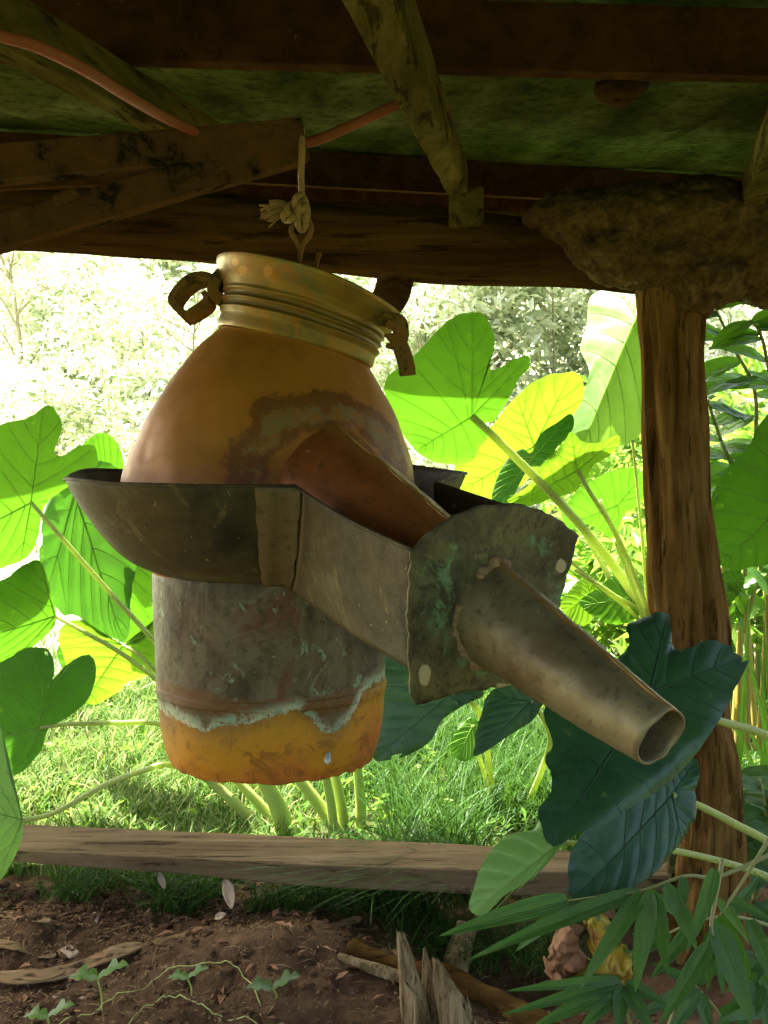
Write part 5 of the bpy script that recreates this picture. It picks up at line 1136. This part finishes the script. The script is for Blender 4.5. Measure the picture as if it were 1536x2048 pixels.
for k in range(18):
    x = random.uniform(1425, 1570); Yk = random.uniform(3.3, 3.9); tx = x + random.uniform(-45, 35); ty = random.uniform(1050, 1190)
    b = MB(); b.tube(cat([P(x, 1500, Yk), P((x + tx) / 2 + random.uniform(-6, 6), 1330, Yk), P(tx, ty, Yk)], 14), list(np.linspace(.013, .007, 14)), 9); b.build('stem', M['ginger'], gt)
    for j in range(3):
        s0 = P(tx + (x - tx) * .1 * j, ty + 40 * j, Yk); lance(gt, s0, s0 + Vector((random.uniform(-.2, .2), random.uniform(-.2, .2), random.uniform(.02, .22))), .04, (random.uniform(-.5, .5), -.7, .5), 'shrub', .1)
# arching grass blades beside it
gb = thing('reed_tuft', P(1500, 1560, 3.0), 'tuft of long arching reed blades beside the post', 'reed')
for k in range(16):
    x = random.uniform(1440, 1580); tx, ty = x + random.uniform(-120, 60), random.uniform(1150, 1450); Yk = random.uniform(2.9, 3.4)
    lance(gb, P(x, 1600, Yk), P(tx, ty, Yk - .05), .018, (random.uniform(-.6, .6), -.8, .3), 'shrub', .12, 'blade')
# sunlit undergrowth behind, each bush by itself
def bush(x, y, r, h, n, size, label, mat_='bushleaf', name='leafy_bush', group='bushes beyond the shed', asp=2.2):
    z = gz(x, y); t = thing(name, (x, y, z), label, 'bush', group); b = MB()
    cs = []
    for k in range(7):
        a = random.uniform(0, 6.28); q = Vector((x + math.cos(a) * r * .6 * random.random(), y + math.sin(a) * r * .6 * random.random(), z + h * random.uniform(.25, .9)))
        b = MB(); b.tube(cat([Vector((x + random.uniform(-.05, .05), y, z - .02)), Vector((x, y, z)).lerp(q, .5) + Vector((.02, 0, .05)), q], 10), list(np.linspace(.016, .005, 10)), 6); b.build('branch', M['culm'], t)
        cs.append((tuple(q), np.array(r * random.uniform(.3, .55))[None]))
    leaf_cloud('foliage', t, M[mat_], cs, n, size, .45, asp=asp)
LB = 'beyond the shed'
bl = [(2.0, 4.6, .5, 1.5, 900, .12, 'bright bush between the post and the right edge'), (1.45, 5.6, .6, 1.2, 900, .12, 'bright bush low behind the stalks left of the post'), (3.1, 5.8, .8, 2.0, 900, .13, 'tall bush beyond the right edge of the view'), (1.35, 4.7, .5, 1.0, 700, .12, 'bright leafy bush close behind the broad sunlit leaves'), (.75, 5.6, .6, .9, 800, .10, 'low bright bush seen between pan corner and post'), (2.0, 5.2, .6, 1.7, 900, .13, 'tall bright bush right of the post behind the shrub'), (2.6, 6.4, .9, 2.1, 1200, .13, 'large bright bush at the far right edge'), (1.5, 6.6, .8, 1.5, 1100, .12, 'rounded bright bush filling the gap left of the post'), (2.1, 4.2, .45, 1.0, 600, .11, 'medium green bush low at the right edge behind ginger stems'), (-.1, 8.5, .8, .7, 700, .12, 'pale low bush in the bright field behind the collar'), (1.9, 8.2, 1.0, 2.0, 1400, .14, 'tall washed out bush behind the hanging pale leaf')]
for a in bl: bush(*a)
for k, (px_, Y_) in enumerate(((150, 9.0), (330, 7.5), (60, 7.0), (240, 11.0))):
    q = Pg(px_, 1000, gz(0, Y_)); x = (px_ - 768) / FPX * Y_
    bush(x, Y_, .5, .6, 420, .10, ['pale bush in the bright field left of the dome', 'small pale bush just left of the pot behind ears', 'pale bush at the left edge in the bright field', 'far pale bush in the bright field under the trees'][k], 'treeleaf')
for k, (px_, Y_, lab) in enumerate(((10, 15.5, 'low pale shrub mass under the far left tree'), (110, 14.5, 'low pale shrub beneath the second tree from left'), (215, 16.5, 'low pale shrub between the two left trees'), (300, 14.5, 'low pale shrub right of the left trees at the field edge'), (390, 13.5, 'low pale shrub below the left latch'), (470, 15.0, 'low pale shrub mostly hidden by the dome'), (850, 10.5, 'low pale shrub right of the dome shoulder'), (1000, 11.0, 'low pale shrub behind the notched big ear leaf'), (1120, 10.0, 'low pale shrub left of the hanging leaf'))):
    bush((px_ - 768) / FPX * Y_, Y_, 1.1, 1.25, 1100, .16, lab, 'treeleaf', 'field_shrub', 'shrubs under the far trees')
# trees on the rise
def tree(px_, base_py, Y_, h, label, nl, size, spread, trunk=.09, sub=7, mat_='treeleaf', low=.35):
    x = (px_ - 768) / FPX * Y_; z = gz(x, Y_); t = thing('field_tree', (x, Y_, z), label, 'tree', 'trees on the rise beyond the field'); b = MB(); cs = []
    top = Vector((x + random.uniform(-.3, .3), Y_, z + h * .8))
    main = cat([Vector((x, Y_, z - .1)), Vector((x + random.uniform(-.1, .1), Y_, z + h * .35)), top], 16); b.tube(main, list(np.linspace(trunk, trunk * .3, 16)), 10, True, .2)
    for k in range(sub):
        f = random.uniform(low, .95); q = main[int(f * 15)]; a = random.uniform(0, 6.28); L = spread * random.uniform(.6, 1.1)
        e = q + Vector((math.cos(a) * L, math.sin(a) * L * .7, h * random.uniform(.05, .28)))
        b.tube(cat([q, q.lerp(e, .5) + Vector((0, 0, .15)), e], 8), list(np.linspace(trunk * .45, trunk * .12, 8)), 6)
        for _ in range(2):
            c = e + Vector((random.uniform(-.5, .5), random.uniform(-.5, .5), random.uniform(-.4, .5))) * spread * .5; cs.append((tuple(c), np.array(spread * random.uniform(.25, .45))[None]))
            b.tube([e, c], [trunk * .12, trunk * .05], 5)
    cs.append((tuple(top), np.array(spread * .5)[None]))
    b.build('trunk', M['trunk'], t); leaf_cloud('crown', t, M[mat_], cs, int(nl * 1.5), size, .35, asp=2.6, droop=.4)
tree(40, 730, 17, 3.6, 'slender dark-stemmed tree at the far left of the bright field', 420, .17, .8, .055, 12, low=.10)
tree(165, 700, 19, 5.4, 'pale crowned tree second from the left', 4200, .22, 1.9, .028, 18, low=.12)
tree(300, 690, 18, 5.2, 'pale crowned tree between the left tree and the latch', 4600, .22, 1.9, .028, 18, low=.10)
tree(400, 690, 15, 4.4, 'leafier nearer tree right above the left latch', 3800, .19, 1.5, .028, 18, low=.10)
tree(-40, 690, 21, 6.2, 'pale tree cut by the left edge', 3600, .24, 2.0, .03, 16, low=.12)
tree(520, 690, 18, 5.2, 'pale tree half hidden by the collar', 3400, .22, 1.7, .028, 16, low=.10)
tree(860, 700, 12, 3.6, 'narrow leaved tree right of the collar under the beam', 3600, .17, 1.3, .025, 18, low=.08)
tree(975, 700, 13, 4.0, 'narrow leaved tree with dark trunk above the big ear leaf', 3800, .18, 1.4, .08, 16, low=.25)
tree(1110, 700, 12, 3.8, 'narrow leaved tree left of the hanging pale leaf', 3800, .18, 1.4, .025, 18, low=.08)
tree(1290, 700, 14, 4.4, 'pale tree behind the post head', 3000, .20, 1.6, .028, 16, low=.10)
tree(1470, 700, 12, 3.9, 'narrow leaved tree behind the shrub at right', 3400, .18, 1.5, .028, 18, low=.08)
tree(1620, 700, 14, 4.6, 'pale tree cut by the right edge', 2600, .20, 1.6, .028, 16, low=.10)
